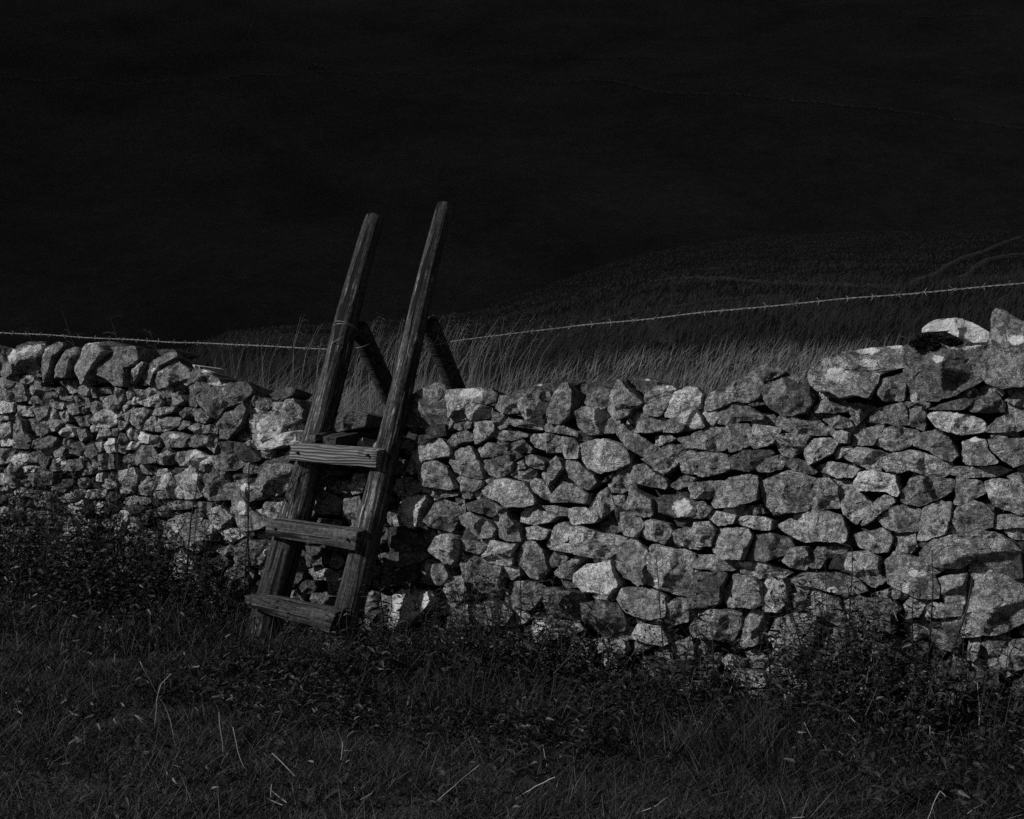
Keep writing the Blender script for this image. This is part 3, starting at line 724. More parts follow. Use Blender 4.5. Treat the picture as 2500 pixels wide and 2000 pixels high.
NS = 60
TF = [.0, .12, .24, .36, .47, .57, .66, .74, .81, .87, .92, .96, .985, 1.0]
def stone_arrays(P, tone, w0, thick, prof=None, back_scale=.82):
    """P: outline in wall plane metres -> verts (Nx3 world), tris, tone, lich"""
    cx, cy, A = centroid(P)
    if not in_poly(cx, cy, P): cx = sum(p[0] for p in P) / len(P); cy = sum(p[1] for p in P) / len(P)
    n = len(P); rad = []
    for k in range(NS):
        a = 2 * math.pi * k / NS; dx, dy = math.cos(a), math.sin(a); best = .004
        for i in range(n):
            x0, y0 = P[i - 1][0] - cx, P[i - 1][1] - cy; ex, ey = P[i][0] - P[i - 1][0], P[i][1] - P[i - 1][1]
            den = dx * ey - dy * ex
            if abs(den) < 1e-12: continue
            t = (x0 * ey - y0 * ex) / den; s = (x0 * dy - y0 * dx) / den
            if t > 0 and -1e-6 <= s <= 1 + 1e-6: best = max(best, t)
        rad.append(best)
    rad = np.array(rad)
    rad = .97 * rad + .015 * (np.roll(rad, 1) + np.roll(rad, -1))
    sd = random.random() * 100; Rm = math.sqrt(A / math.pi); mn = float(np.min(rad + np.roll(rad, NS // 2)))
    for k in range(NS):
        a = 2 * math.pi * k / NS
        rad[k] *= 1 + .07 * noise.noise((math.cos(a) * 1.8, math.sin(a) * 1.8, sd)) + .045 * noise.noise((math.cos(a) * 6, math.sin(a) * 6, sd + 5))
    rad *= 1.022
    D = min(max(mn * random.uniform(.32, .58), .024), .09)
    p = random.uniform(5, 12)
    planes = []
    for k in range(random.choice((4, 5, 6, 7))):
        a = random.uniform(0, 2 * math.pi); sl = random.uniform(.1, 1.0) ** 1.3 * 2.0 * D / Rm; off = (random.uniform(.72, 1.0) + sl * Rm / D * random.uniform(.0, .22)) * D
        planes.append((math.cos(a) * sl, math.sin(a) * sl, off))
    tx, ty = random.uniform(-.26, .26), random.uniform(-.28, .2)
    th = np.arange(NS) * 2 * math.pi / NS; ct, st = np.cos(th), np.sin(th)
    rows = []
    for t in TF[1:]:
        x = rad * t * ct; y = rad * t * st
        ww = np.full(NS, D * max(0, 1 - t ** p) ** (1 / p * .9))
        for (ax, ay, o) in planes: ww = np.minimum(ww, np.maximum(o + ax * x + ay * y, D * (.06 + .25 * (1 - t))))
        rows.append((x, y, ww))
    w_edge = np.minimum(rows[-1][2], rows[-2][2])
    rows.append((rad * .97 * ct, rad * .97 * st, w_edge - .03)); rows.append((rad * (.45 + .55 * back_scale) * ct, rad * (.45 + .55 * back_scale) * st, np.full(NS, -thick * .5))); rows.append((rad * back_scale * ct, rad * back_scale * st, np.full(NS, -thick)))
    wc = min([D] + [o for _, _, o in planes])
    X = np.concatenate([[0]] + [r[0] for r in rows] + [[0]]); Y = np.concatenate([[0]] + [r[1] for r in rows] + [[0]]); W = np.concatenate([[wc]] + [r[2] for r in rows] + [[-thick]])
    W = W + tx * X + ty * Y + w0
    X = X + cx; Y = Y + cy
    fk = min(1, Rm / .06); sc = .095 * Rm + .0012
    off = Vector((sd, sd * .7, 0)); f1, f2 = 1.1 / Rm, 16
    dn = np.empty((len(X), 3))
    for i in range(len(X)):
        q = Vector((X[i], Y[i], W[i]))
        c1 = noise.cell_vector(q * f1 * 2.2 + off + noise.noise_vector(q * f1 * 3) * .5)
        v = noise.noise_vector(q * f1 * 1.3 + off) * sc * .6 + noise.noise_vector(q * f1 * 3.6 + off) * sc * .42 + noise.noise_vector(q * 38 + off) * .0042 * fk + noise.noise_vector(q * 85 + off) * .002 * fk + (c1 - Vector((.5, .5, .5))) * sc * .5
        dn[i] = v
    X = X + dn[:, 0] * .45; Y = Y + dn[:, 1] * .45; W = W + dn[:, 2]
    V = np.array(WO)[None] + X[:, None] * np.array(WU)[None] + Y[:, None] * np.array(VW)[None] + W[:, None] * np.array(NW)[None]
    T = []; nr = len(rows); k = np.arange(NS); k2 = (k + 1) % NS
    T.append(np.stack([np.zeros(NS, int), 1 + k, 1 + k2], 1))
    for r in range(nr - 1):
        a = 1 + r * NS; b = a + NS
        T.append(np.stack([a + k, b + k, b + k2], 1)); T.append(np.stack([a + k, b + k2, a + k2], 1))
    a = 1 + (nr - 1) * NS; T.append(np.stack([a + k, np.full(NS, a + NS), a + k2], 1))
    T = np.concatenate(T)
    # lichen from the positions where it grows
    L = np.zeros(len(V)); v0 = V - np.array(EYE)
    z = v0[:, 1] * cp - v0[:, 2] * sp; u = v0[:, 1] * sp + v0[:, 2] * cp
    qx = 1250 + FPX * v0[:, 0] / z; qy = 1000 - FPX * u / z
    for (lx, ly, rx, ry) in LICHEN:
        d = np.sqrt(((qx - lx) / rx) ** 2 + ((qy - ly) / ry) ** 2); L = np.maximum(L, np.clip(1.5 - d, 0, 1))
    if tone >= .45: L = np.maximum(L, .75 if tone > .7 else .48)
    return V, T, np.full(len(V), tone * random.uniform(.72, 1.25)), L
def stone_obj(name, arrs, parent, mat=None):
    V = []; T = []; t = []; l = []; n = 0
    for a in arrs:
        V.append(a[0]); T.append(a[1] + n); t.append(a[2]); l.append(a[3]); n += len(a[0])
    o = tri_mesh(name, np.concatenate(V), np.concatenate(T), mat or M_STONE, parent, np.concatenate(t), smooth=False)
    me = o.data; at_ = me.attributes.new('lich', 'FLOAT', 'POINT'); at_.data.foreach_set('value', np.concatenate(l).astype(np.float32))
    me.polygons.foreach_set('use_smooth', np.ones(len(me.polygons), dtype=bool))
    if hasattr(me, 'set_sharp_from_angle'): me.set_sharp_from_angle(angle=R(24))
    return o

wall = empty('dry_stone_wall', (0, 6.9, 0))
tag(wall, 'long grey dry stone wall with rough coping boulders and white lichen, crossed by the ladder', 'wall')
field = []; cop = []; polys = []
for (ox, oy, sc, txt) in CROPS:
    for ln in txt.strip().split('\n'):
        q = ln.split(); c = q[0][0] == 'C'; tn = int(q[0][-1]); v = [float(a) for a in q[1:]]
        P = [(ox + v[i] / sc, oy + v[i + 1] / sc) for i in range(0, len(v), 2)]
        polys.append(P); (cop if c else field).append((P, tn))
# outline of the wall top (pixels) for the core and the filling stones
TOPX = [-1100, 0, 450, 480, 700, 752, 770, 935, 955, 980, 1200, 1700, 1980, 2200, 2500, 4000]
TOPY = [885, 860, 880, 950, 960, 975, 1065, 1060, 1000, 965, 955, 945, 900, 860, 820, 790]
def step_at(px): return np.interp(px, [0, 600, 900, 1700, 2500], [30, 36, 46, 58, 66])
fill = []
bxs = [(min(p[0] for p in P), min(p[1] for p in P), max(p[0] for p in P), max(p[1] for p in P)) for P in polys]
def covered(x, y):
    for P, b in zip(polys, bxs):
        if b[0] <= x <= b[2] and b[1] <= y <= b[3] and in_poly(x, y, P): return True
    return False
def near_cov(x, y, r):
    return any(covered(x + dx * r, y + dy * r) for dx, dy in ((1, 0), (-1, 0), (0, 1), (0, -1)))
px = -900.0
while px < 3700:
    s_ = step_at(px) * (1 if -60 < px < 2560 else 1.35); top = np.interp(px, TOPX, TOPY); py = top + 26; row = 0
    while py < 1760:
        x = px + random.uniform(-.25, .25) * s_ + (s_ * .5 if row % 2 else 0); y = py + random.uniform(-.2, .2) * s_
        row += 1; py += s_ * .74
        if covered(x, y): continue
        nc = near_cov(x, y, s_ * .55)
        rx = s_ * random.uniform(.48, .68); ry = s_ * random.uniform(.34, .46); a0 = random.random() * 6; ro = random.uniform(-.3, .3)
        P = []
        nv = random.choice((5, 6, 7))
        for k in range(nv):
            a = a0 + 2 * math.pi * k / nv + random.uniform(-.25, .25); ex, ey = math.cos(a) * rx, math.sin(a) * ry
            P.append((x + ex * math.cos(ro) - ey * math.sin(ro), y + ex * math.sin(ro) + ey * math.cos(ro)))
        fill.append((P, random.choice((4, 5, 5, 3, 6)), -.04 if nc else -.015))
    px += s_ * 1.0
def to_uv(P): return [wall_uv(*p) for p in P]
def area_px(P): return centroid(P)[2]
field.sort(key=lambda a: -area_px(a[0]))
# coping carried on outside the frame
for k in range(12):
    x = 2530 + k * 98; y = 830 - k * 3 + random.uniform(-14, 14)
    cop.append(([(x, y - 40), (x + 40, y - 70), (x + 90, y - 50), (x + 100, y + 10), (x + 60, y + 50), (x + 5, y + 40)], random.choice((4, 5))))
    x = -80 - k * 76; y = 875 + random.uniform(-10, 10)
    cop.append(([(x, y - 30), (x + 35, y - 45), (x + 80, y - 30), (x + 85, y + 10), (x + 50, y + 35), (x + 5, y + 30)], random.choice((4, 5))))
small = []
for i, (P, tn) in enumerate(field):
    arr = stone_arrays(to_uv(P), TONES[tn] * (1.14 if P[0][0] < 640 else 1), random.uniform(-.014, .014), .20)
    if i < 100: stone_obj('face_stone', [arr], wall)
    else: small.append(arr)
for P, tn, w0 in fill: small.append(stone_arrays(to_uv(P), TONES[tn], w0 + random.uniform(-.01, .01), .15))
tag(stone_obj('packing_stones', small, wall), kind='stuff')
for P, tn in cop:
    cpx = sum(p[0] for p in P) / len(P); cpy = sum(p[1] for p in P) / len(P)
    stone_obj('coping_stone', [stone_arrays(to_uv(P), TONES[tn], (random.uniform(-.01, .03) if abs(cpx - 950) > 130 else -.06) - (.14 if tn == 3 else 0), .20 if tn == 3 else min(.34, .05 + 1.25 * math.sqrt(centroid(to_uv(P))[2])), back_scale=.6)], wall)
# rubble core
xs = np.linspace(-930, 3740, 160); V = []; F = []
for x in xs:
    y = np.interp(x, TOPX, TOPY) + 62; u, v = wall_uv(x, y); u0, v0 = wall_uv(x, 1500)
    V += [wall_pt(u, -.25, -.10), wall_pt(u, v, -.12), wall_pt(u, v - .02, -.42), wall_pt(u, -.25, -.62)]
for i in range(len(xs) - 1):
    for k in range(4):
        k2 = (k + 1) % 4; F.append((i * 4 + k, i * 4 + k2, i * 4 + 4 + k2, i * 4 + 4 + k))
F.append((0, 3, 2, 1)); n = (len(xs) - 1) * 4; F.append((n, n + 1, n + 2, n + 3))
mb = MB(); mb.add(V, F); mb.build('rubble_core', M_CORE, wall)
# moss cushion hanging on the big coping boulder
def fuzz(name, parent, c, rad, nb, length, mat, squash=(1, 1, 1)):
    d = rng.normal(size=(nb, 3)); d /= np.linalg.norm(d, axis=1)[:, None]
    b = np.array(c)[None] + d * np.array(squash)[None] * rad * rng.uniform(.55, 1, (nb, 1)); t = b + (d + rng.normal(size=(nb, 3)) * .5) * length
    s = np.cross(d, rng.normal(size=(nb, 3))); s = s / (np.linalg.norm(s, axis=1)[:, None] + 1e-9) * .003
    V = np.stack([b - s, b + s, t], 1).reshape(-1, 3); T = np.arange(nb * 3).reshape(-1, 3)
    return tri_mesh(name, V, T, mat, parent, rng.uniform(0, 1, nb * 3))
M_MOSS = leaf_mat('dark_moss', .006, .02)
for (mx, my, mr) in ((2278, 832, .048), (2302, 848, .040), (2254, 840, .036), (2330, 836, .026)):
    u, v = wall_uv(mx, my)
    if mx == 2278: c0 = wall_pt(u, v, .03); mo = fuzz('moss', wall, c0, mr, 6000, .009, M_MOSS, (1.3, .7, .5)); tag(mo, kind='stuff')
    else:
        fz = fuzz('moss', wall, wall_pt(u, v, .03), mr, 3000, .009, M_MOSS, (1.3, .7, .45)); tag(fz, kind='stuff')

# ------------------------------------------------------------------ the ladder stile
stile = empty('ladder_stile', at(745, 1490, 6.78))
tag(stile, 'weathered wooden ladder stile leaning over the stone wall, with two tall round posts', 'stile')
def beam_frame(p0, p1, up=Vector((0, 0, 1))):
    z = (p1 - p0).normalized(); x = z.cross(up).normalized()
    y = z.cross(x)
    M = Matrix((x, y, z)).transposed().to_4x4(); M.translation = p0; return M, (p1 - p0).length
def post(name, p0, p1, r0, r1, mat, seg=28, flat=0.0, parent=stile):
    M, L = beam_frame(p0, p1); nz = 46; V = []; F = []; sd = random.random() * 50
    for i in range(nz + 1):
        t = i / nz; z = L * t; r = r0 + (r1 - r0) * t
        if i == nz: z -= .006
        for k in range(seg):
            a = 2 * math.pi * k / seg
            rr = r * (1 + .05 * noise.noise((math.cos(a) * 1.2, math.sin(a) * 1.2, z * 2.2 + sd)) + .035 * noise.noise((math.cos(a) * 5, math.sin(a) * 5, z * 3 + sd)) + .03 * noise.noise((math.cos(a) * 11, math.sin(a) * 11, z * 1.5 + sd)) + (.10 * max(0, noise.noise((math.cos(a) * 2.5, math.sin(a) * 2.5, z * 5 + sd)) - .25)))
            if i == nz: rr *= .93
            bx = .012 * noise.noise((z * 1.3, sd, 0)); by = .012 * noise.noise((z * 1.3, sd, 7))
            V.append((rr * math.cos(a) + bx, rr * math.sin(a) * (1 - flat) + by, z))
    for i in range(nz):
        for k in range(seg):
            k2 = (k + 1) % seg; F.append((i * seg + k, i * seg + k2, (i + 1) * seg + k2, (i + 1) * seg + k))
    F.append(tuple(range(seg))[::-1]); F.append(tuple(nz * seg + k for k in range(seg)))
    me = bpy.data.meshes.new(name); me.from_pydata(V, [], F); me.update()
    me.polygons.foreach_set('use_smooth', [True] * len(me.polygons))
    if hasattr(me, 'set_sharp_from_angle'): me.set_sharp_from_angle(angle=R(50))
    o = bpy.data.objects.new(name, me); C.objects.link(o); me.materials.append(mat); o.parent = parent
    o.matrix_world = M; o.matrix_parent_inverse = Matrix.Translation(-parent.location); o.matrix_basis = M
    return o
LB, LT = at(663, 1480, 6.90), at(916, 527, 7.68); RB, RT = at(850, 1500, 6.656), at(1087, 498, 7.40)
dl = (LB - LT).normalized(); dr = (RB - RT).normalized()
PL = post('post', LB + dl * .22, LT, .088, .053, M_POST); tag(PL, 'left post streaked with bare pale wood')
PR = post('post', RB + dr * .22, RT, .075, .045, M_POST)
def ontoL(py):
    t = (py - 1480) / (527 - 1480); return LB + (LT - LB) * t
def ontoR(py):
    t = (py - 1500) / (498 - 1500); return RB + (RT - RB) * t
# rear legs on the far side of the wall
aL = ontoL(812) + Vector((.05, .06, 0)); aR = ontoR(800) + Vector((.045, .06, 0)); DD = Vector((.5037, .8639, 0))
def ext_down(p, lean):
    q = p + DD * lean; q.z = .25; return q
post('rear_leg', ext_down(aL, 1.02), aL, .058, .055, M_PLANK, 20, .12)
post('rear_leg', ext_down(aR, 1.02), aR, .056, .053, M_PLANK, 20, .12)
def board(name, c, depth, mat, wob=.004, parent=stile):
    """c: four world corners of the front face (tl, tr, br, bl)"""
    tl, tr, br, bl = c; ux = ((tr - tl) + (br - bl)).normalized(); uz = Vector((0, 0, 1)); uz = (uz - ux * uz.dot(ux)).normalized(); uy = uz.cross(ux)
    M = Matrix((ux, uy, uz)).transposed().to_4x4(); M.translation = (tl + tr + br + bl) / 4; Mi = M.inverted()
    f = [Mi @ p for p in c]; b = bmesh.new()
    nx, nz, ny = 34, 6, 5; g = {}
    def vtx(i, j, k):
        key = (i, j, k)
        if key not in g:
            s, t, d = i / nx, j / nz, k / ny
            p = (f[3] * (1 - s) + f[2] * s) * (1 - t) + (f[0] * (1 - s) + f[1] * s) * t; p = p + Vector((0, depth * d, 0))
            e = (i in (0, nx)) + (j in (0, nz)) + (k in (0, ny))
            if e >= 2:
                ctr = Vector((p.x, depth / 2, 0)); p = p + Vector((0, ctr.y - p.y, ctr.z - p.z)).normalized() * .006
            n_ = noise.noise_vector(Vector((p.x * 5, p.y * 22, p.z * 22))) * wob; p = p + Vector((n_.x * 1.5, n_.y, n_.z)) + noise.noise_vector(p * 60) * wob * .3
            g[key] = b.verts.new(p)
        return g[key]
    for i in range(nx):
        for j in range(nz): b.faces.new((vtx(i, j, 0), vtx(i + 1, j, 0), vtx(i + 1, j + 1, 0), vtx(i, j + 1, 0))); b.faces.new((vtx(i, j, ny), vtx(i, j + 1, ny), vtx(i + 1, j + 1, ny), vtx(i + 1, j, ny)))
        for k in range(ny): b.faces.new((vtx(i, 0, k), vtx(i, 0, k + 1), vtx(i + 1, 0, k + 1), vtx(i + 1, 0, k))); b.faces.new((vtx(i, nz, k), vtx(i + 1, nz, k), vtx(i + 1, nz, k + 1), vtx(i, nz, k + 1)))
    for j in range(nz):
        for k in range(ny): b.faces.new((vtx(0, j, k), vtx(0, j + 1, k), vtx(0, j + 1, k + 1), vtx(0, j, k + 1))); b.faces.new((vtx(nx, j, k), vtx(nx, j, k + 1), vtx(nx, j + 1, k + 1), vtx(nx, j + 1, k)))
    bmesh.ops.recalc_face_normals(b, faces=b.faces)
    me = bpy.data.meshes.new(name); b.to_mesh(me); b.free(); me.materials.append(mat)
    me.polygons.foreach_set('use_smooth', [True] * len(me.polygons)); 
    if hasattr(me, 'set_sharp_from_angle'): me.set_sharp_from_angle(angle=R(35))
    o = bpy.data.objects.new(name, me); C.objects.link(o); o.parent = parent; o.matrix_parent_inverse = Matrix.Translation(-parent.location); o.matrix_basis = M
    return o
import bmesh
def bolt(p, parent):
    mb = MB(); d = NW
    mb.tube([p, p + d * .006, p + d * .009], [.008, .008, .004], 8); return mb.build('bolt', M_CORE, parent, True)
s3 = board('step', [at(706, 1084, 7.08), at(918, 1099, 6.81), at(916, 1144, 6.81), at(703, 1125, 7.08)], .10, M_RING); tag(s3, 'pale step with strong wavy grain')
s2 = board('step', [at(650, 1269, 6.94), at(869, 1298, 6.66), at(865, 1345, 6.66), at(646, 1309, 6.94)], .10, M_STEP)
s1 = board('step', [at(592, 1453, 6.79), at(815, 1496, 6.50), at(802, 1545, 6.50), at(604, 1484, 6.79)], .10, M_SUNK, .008); tag(s1, 'rotten bottom step half sunk in weeds')
for (bx, by, bY) in ((725, 1105, 7.045), (896, 1111, 6.825), (671, 1291, 6.905), (846, 1317, 6.675)):
    nb = MB(); c0 = at(bx, by, bY); nb.tube([c0 - WN * .03, c0 + WN * .004, c0 + WN * .007], [.0075, .0075, .004], 8); nb.build('bolt', M_CORE, stile, True)
# planks lying across the wall between the posts
def plank(a, b, wdt, th, mat):
    dz = Vector((0, 0, th)); return board('platform_plank', [a, b, b - dz, a - dz], wdt, mat, .004)
plank(at(772, 1061, 7.12), at(950, 1022, 7.50), .17, .045, M_STEP)
plank(at(822, 1067, 7.02), at(952, 1039, 7.34), .10, .075, M_PLANK)
# ------------------------------------------------------------------ barbed wire
def wire(name, pts, label, spacing, r=.0013, ties=(), bs=.6):
    root = empty(name, pts[0]); tag(root, label, 'wire', 'strands of barbed wire above the wall')
    P = [Vector(p) for p in pts]; L = [0]
    for i in range(1, len(P)): L.append(L[-1] + (P[i] - P[i - 1]).length)
    def pos(s):
        for i in range(1, len(P)):
            if s <= L[i]: return P[i - 1].lerp(P[i], (s - L[i - 1]) / (L[i] - L[i - 1]))
        return P[-1]
    n = int(L[-1] / .012); mb = MB(); d = (P[-1] - P[0]).normalized(); a = d.cross(Vector((0, 0, 1))).normalized(); b = a.cross(d)
    for ph in (0, math.pi):
        q = []
        for i in range(n + 1):
            s = L[-1] * i / n; t = s / .055 * 2 * math.pi + ph
            q.append(pos(s) + (a * math.cos(t) + b * math.sin(t)) * .0024 + b * .004 * noise.noise((s * 3, 1, 2)))
        mb.tube(q, r, 5)
    mb.build('strand', M_WIRE, root, True)
    m2 = MB()
    ring = [(d * ((k / 16 - .5) * .014) + (a * math.cos(k * 1.25) + b * math.sin(k * 1.25)) * .0045) for k in range(17)]
    m2.tube(ring, r * .9, 5)
    for (sx, an) in ((-.006, .6), (-.006, 3.6), (.006, 2.0), (.006, 5.0)):
        v = a * math.cos(an) + b * math.sin(an); m2.tube([d * sx, d * sx + v * .014 * bs, d * (sx * 2.6) + v * .028 * bs], [r * 1.05, r * 1.0, r * .3], 5)
    first = None; s = spacing * .6
    while s < L[-1]:
        p = pos(s)
        if first is None:
            first = m2.build('barb', M_WIRE, None, True); o = first
        else:
            o = first.copy(); C.objects.link(o)
        o.parent = root; o.matrix_parent_inverse = Matrix.Translation(-root.location)
        o.matrix_basis = Matrix.Translation(p) @ Matrix.Rotation(random.random() * 6.28, 4, d)
        s += spacing * random.uniform(.85, 1.15)
    return root
wl0 = ontoL(850) + Vector((-.06, .02, 0))
WL = wire('barbed_wire', [at(803, 853, wl0.y), at(600, 843, 7.75), at(350, 832, 8.2), at(0, 812, 8.7), at(-300, 796, 9.2), at(-900, 770, 10.6)], 'fine barbed wire strand running from the left post over the far end of the wall', .10)
WR = wire('barbed_wire', [at(1048, 846, 7.22), at(1110, 832, 7.16), at(1400, 797, 6.95), at(1900, 745, 6.35), at(2500, 692, 5.80), at(2800, 668, 5.5), at(3600, 600, 4.9)], 'barbed wire strand climbing to the right from behind the right post', .118, .0012, bs=.7)
mb = MB()
for j in range(2):
    c = ontoL(818 + j * 5); ax = dl; a = ax.cross(Vector((0, 0, 1))).normalized(); b = ax.cross(a)
    mb.tube([c + (a * math.cos(t) + b * math.sin(t)) * .068 + ax * .01 * math.sin(t + j) for t in [k * .2618 for k in range(25)]], .0018, 5)
mb.tube([at(868, 850, 7.37), at(888, 846, 7.36), at(903, 839, 7.38)], .0017, 5)
mb.tube([at(800, 853, wl0.y), at(815, 835, 7.33), at(840, 820, 7.32)], .0016, 5)
mb.build('tie_wire', M_WIRE, WL, True)
mb = MB(); mb.tube([at(1048, 846, 7.22), at(1056, 842, 7.21), at(1068, 825, 7.21), at(1071, 818, 7.21)], .0016, 5); mb.tube([at(1048, 846, 7.22), at(1062, 834, 7.21), at(1072, 828, 7.2), at(1085, 838, 7.19), at(1108, 848, 7.17)], .0014, 5)
mb.build('tie_wire', M_WIRE, WR, True)

# ------------------------------------------------------------------ field walls and ruins on the slopes
def rock_row(name, pts, size, label, cat, group, fn, mat, spread=.3, layers=2, step=.7):
    V = []; T = []; n = 0
    ico = None
    me = bpy.data.meshes.new('tmp'); b = bmesh.new(); bmesh.ops.create_icosphere(b, subdivisions=1, radius=1); b.to_mesh(me); b.free()
    iv = np.array([v.co[:] for v in me.vertices]); it = np.array([p.vertices[:] for p in me.polygons]); bpy.data.meshes.remove(me)
    for i in range(len(pts) - 1):
        a, c = pts[i], pts[i + 1]; d = (c - a); L = math.hypot(d.x, d.y); k = max(1, int(L / (size * step)))
        for j in range(k):
            for l in range(layers):
                q = a + d * ((j + random.random() * .8) / k); x = q.x + random.uniform(-1, 1) * spread * size; y = q.y + random.uniform(-1, 1) * spread * size
                s = size * random.uniform(.35, .75); z = fn(x, y) + s * .3 + l * size * .55
                m = np.array(Matrix.Rotation(random.random() * 6, 3, Vector((random.random(), random.random(), 1)).normalized()))
                vv = iv * rng.uniform(.75, 1.2, (len(iv), 1)); vv = (vv * np.array([[1, .8, .7]]) * s) @ m.T + np.array([[x, y, z]])
                V.append(vv); T.append(it + n); n += len(iv)
    o = tri_mesh(name, np.concatenate(V), np.concatenate(T), mat); tag(o, label, cat, group, 'stuff' if name == 'stone_heap' else None); return o
def slope_wall(name, pxs, size, label, cat='wall', group='tumbled walls on the grassy slope', **k):
    pts = [hit(x, y, 9) for x, y in pxs]; pts = [p for p in pts if p]
    if len(pts) > 1: rock_row(name, pts, size, label, cat, group, ground, M_NEARWALL, **k)
slope_wall('ruined_wall', [(1390, 835), (1430, 805), (1500, 783), (1560, 770), (1640, 760), (1720, 748), (1800, 737), (1860, 733), (1930, 733)], .11, 'long tumbled wall crossing the grassy slope just above the barbed wire')
slope_wall('ruined_wall', [(1600, 767), (1700, 757), (1800, 742), (1830, 741)], .09, 'short tumbled wall close behind the long tumbled wall', layers=1)
slope_wall('field_wall', [(1590, 690), (1640, 683), (1700, 680), (1780, 686), (1880, 694), (2000, 698), (2200, 705)], .16, 'low curving wall across the middle of the grassy slope', layers=1)
slope_wall('field_wall', [(2225, 702), (2300, 665), (2340, 640), (2400, 620), (2440, 600), (2490, 582)], .13, 'wall climbing the grassy slope to its skyline')
slope_wall('field_wall', [(2350, 685), (2385, 655), (2410, 640), (2460, 630), (2540, 620)], .13, 'lower of the two walls climbing the slope above the wire')
slope_wall('stone_heap', [(1590, 795), (1600, 815), (1622, 835), (1635, 855)], .10, 'small heap of pale stones in the long grass beside the tumbled wall', 'heap', 'stone heaps in the grass', spread=.8, layers=2)
slope_wall('stone_heap', [(1392, 845), (1405, 860), (1420, 880)], .08, 'dim heap of stones in the long grass where the long tumbled wall begins', 'heap', 'stone heaps in the grass', spread=.7, layers=1)
slope_wall('stone_heap', [(672, 808), (700, 826), (735, 838), (765, 846)], .07, 'thin line of stones running down to the left ladder post', 'heap', 'stone heaps in the grass', spread=.4, layers=1)
def hillh(x, y): return float(hill_np(x, y))
def far_wall(pxs, size, label, **k):
    pts = [hit(x, y, 250, 1800, hillh) for x, y in pxs]; pts = [p for p in pts if p]
    rock_row('hill_wall', pts, size, label, 'wall', 'stone walls on the dark hill', hillh, M_FARWALL, **k)
far_wall([(-60, 196), (200, 195), (450, 198), (650, 186), (820, 181), (1050, 180), (1250, 187), (1500, 205), (1750, 232), (2000, 255), (2200, 278), (2400, 305), (2560, 322)], 1.0, 'longest stone wall crossing the whole dark hill', layers=1, step=.6)
far_wall([(1130, 128), (1300, 140), (1400, 143), (1550, 143), (1720, 146)], .9, 'faint stone wall above the longest wall, high on the dark hill', layers=1, step=1.6)
far_wall([(628, 28), (615, 60), (605, 95)], .9, 'short faint wall running up the hill towards the top edge', layers=1, step=1.2)
far_wall([(2190, 40), (2300, 45), (2420, 40)], .9, 'faint scattered wall near the top right corner', layers=1, step=1.8)
far_wall([(2090, 204), (2250, 200), (2400, 202), (2560, 206)], .9, 'faint wall above the longest wall, at the right edge of the hill', layers=1, step=1.8)
far_wall([(740, 176), (760, 170), (790, 170), (812, 174)], 1.6, 'small ruined fold standing on the longest hill wall', layers=2, step=1.0)
far_wall([(1880, 262), (1925, 266), (1960, 262)], .9, 'scatter of stones just below the longest hill wall', layers=1, step=1.8)

# ------------------------------------------------------------------ grass
def blades(name, X, Y, Z, H, wd, lean, bend, mat, tone, parent=None, wind=None):
    n = len(X); a = rng.uniform(0, 2 * math.pi, n); dx, dy = np.cos(a), np.sin(a)
    if wind is not None: dx = dx * (1 - wind[2]) + wind[0] * wind[2]; dy = dy * (1 - wind[2]) + wind[1] * wind[2]
    f = rng.uniform(0, 2 * math.pi, n); sx, sy = np.cos(f) * wd, np.sin(f) * wd
    P = np.empty((n, 7, 3))
    def pt(t, k):
        b = (lean * t + bend * t * t) * H; z = H * t * np.sqrt(np.clip(1 - (bend * t) ** 2 * .5, .15, 1))
        return np.stack([X + dx * b + sx * k, Y + dy * b + sy * k, Z + z], -1)
    P[:, 0] = pt(0, -1); P[:, 1] = pt(0, 1); P[:, 2] = pt(.4, -.85); P[:, 3] = pt(.4, .85); P[:, 4] = pt(.75, -.5); P[:, 5] = pt(.75, .5); P[:, 6] = pt(1, 0)
    T = np.array([[0, 1, 3], [0, 3, 2], [2, 3, 5], [2, 5, 4], [4, 5, 6]])
    TT = (T[None] + 7 * np.arange(n)[:, None, None]).reshape(-1, 3)
    return tri_mesh(name, P.reshape(-1, 3), TT, mat, parent, np.repeat(tone, 7))
def clump(x, y, f, seed):
    return np.sin(x * f + 1.3 * seed + 1.7 * np.sin(y * f * .7 + seed)) * np.sin(y * f * 1.1 - seed + 1.3 * np.sin(x * f * .6 - seed))
# foreground turf
N = 560000
Yg = rng.uniform(0, 1, N) ** .8 * 5.4 + 3.5; Xg = rng.uniform(-.66, .66, N) * Yg
side = wall_side_np = -((Xg - WO.x) * WN.x + (Yg - WO.y) * WN.y)
k = side < .0; Xg, Yg, side = Xg[k], Yg[k], side[k]; n = len(Xg)
cl = clump(Xg, Yg, 3.3, 1) * .5 + clump(Xg, Yg, 8.0, 4) * .5
c4 = clump(Xg, Yg, 1.1, 2)
c3 = np.clip(clump(Xg, Yg, 1.6, 9) - .25, 0, 1)
H = (.03 + .035 * rng.uniform(0, 1, n)) * (1 + .8 * cl) + c3 * .09 * rng.uniform(.3, 1, n) + (rng.uniform(0, 1, n) < .04) * .07
tn = np.clip(.26 + .34 * rng.normal(size=n) * .6 + .36 * cl - .25 * c3 + .22 * c4 + np.where(Yg < 5.6, .12, 0) * (Xg < 0) + (rng.uniform(0, 1, n) < .02) * .8, 0, 1.6)
tag(blades('grass', Xg, Yg, ground_np(Xg, Yg) - .005, H, .0012 + .0008 * rng.uniform(0, 1, n), rng.uniform(.1, 1.0, n), rng.uniform(0, 1.25, n), M_GRASS, tn), kind='stuff')
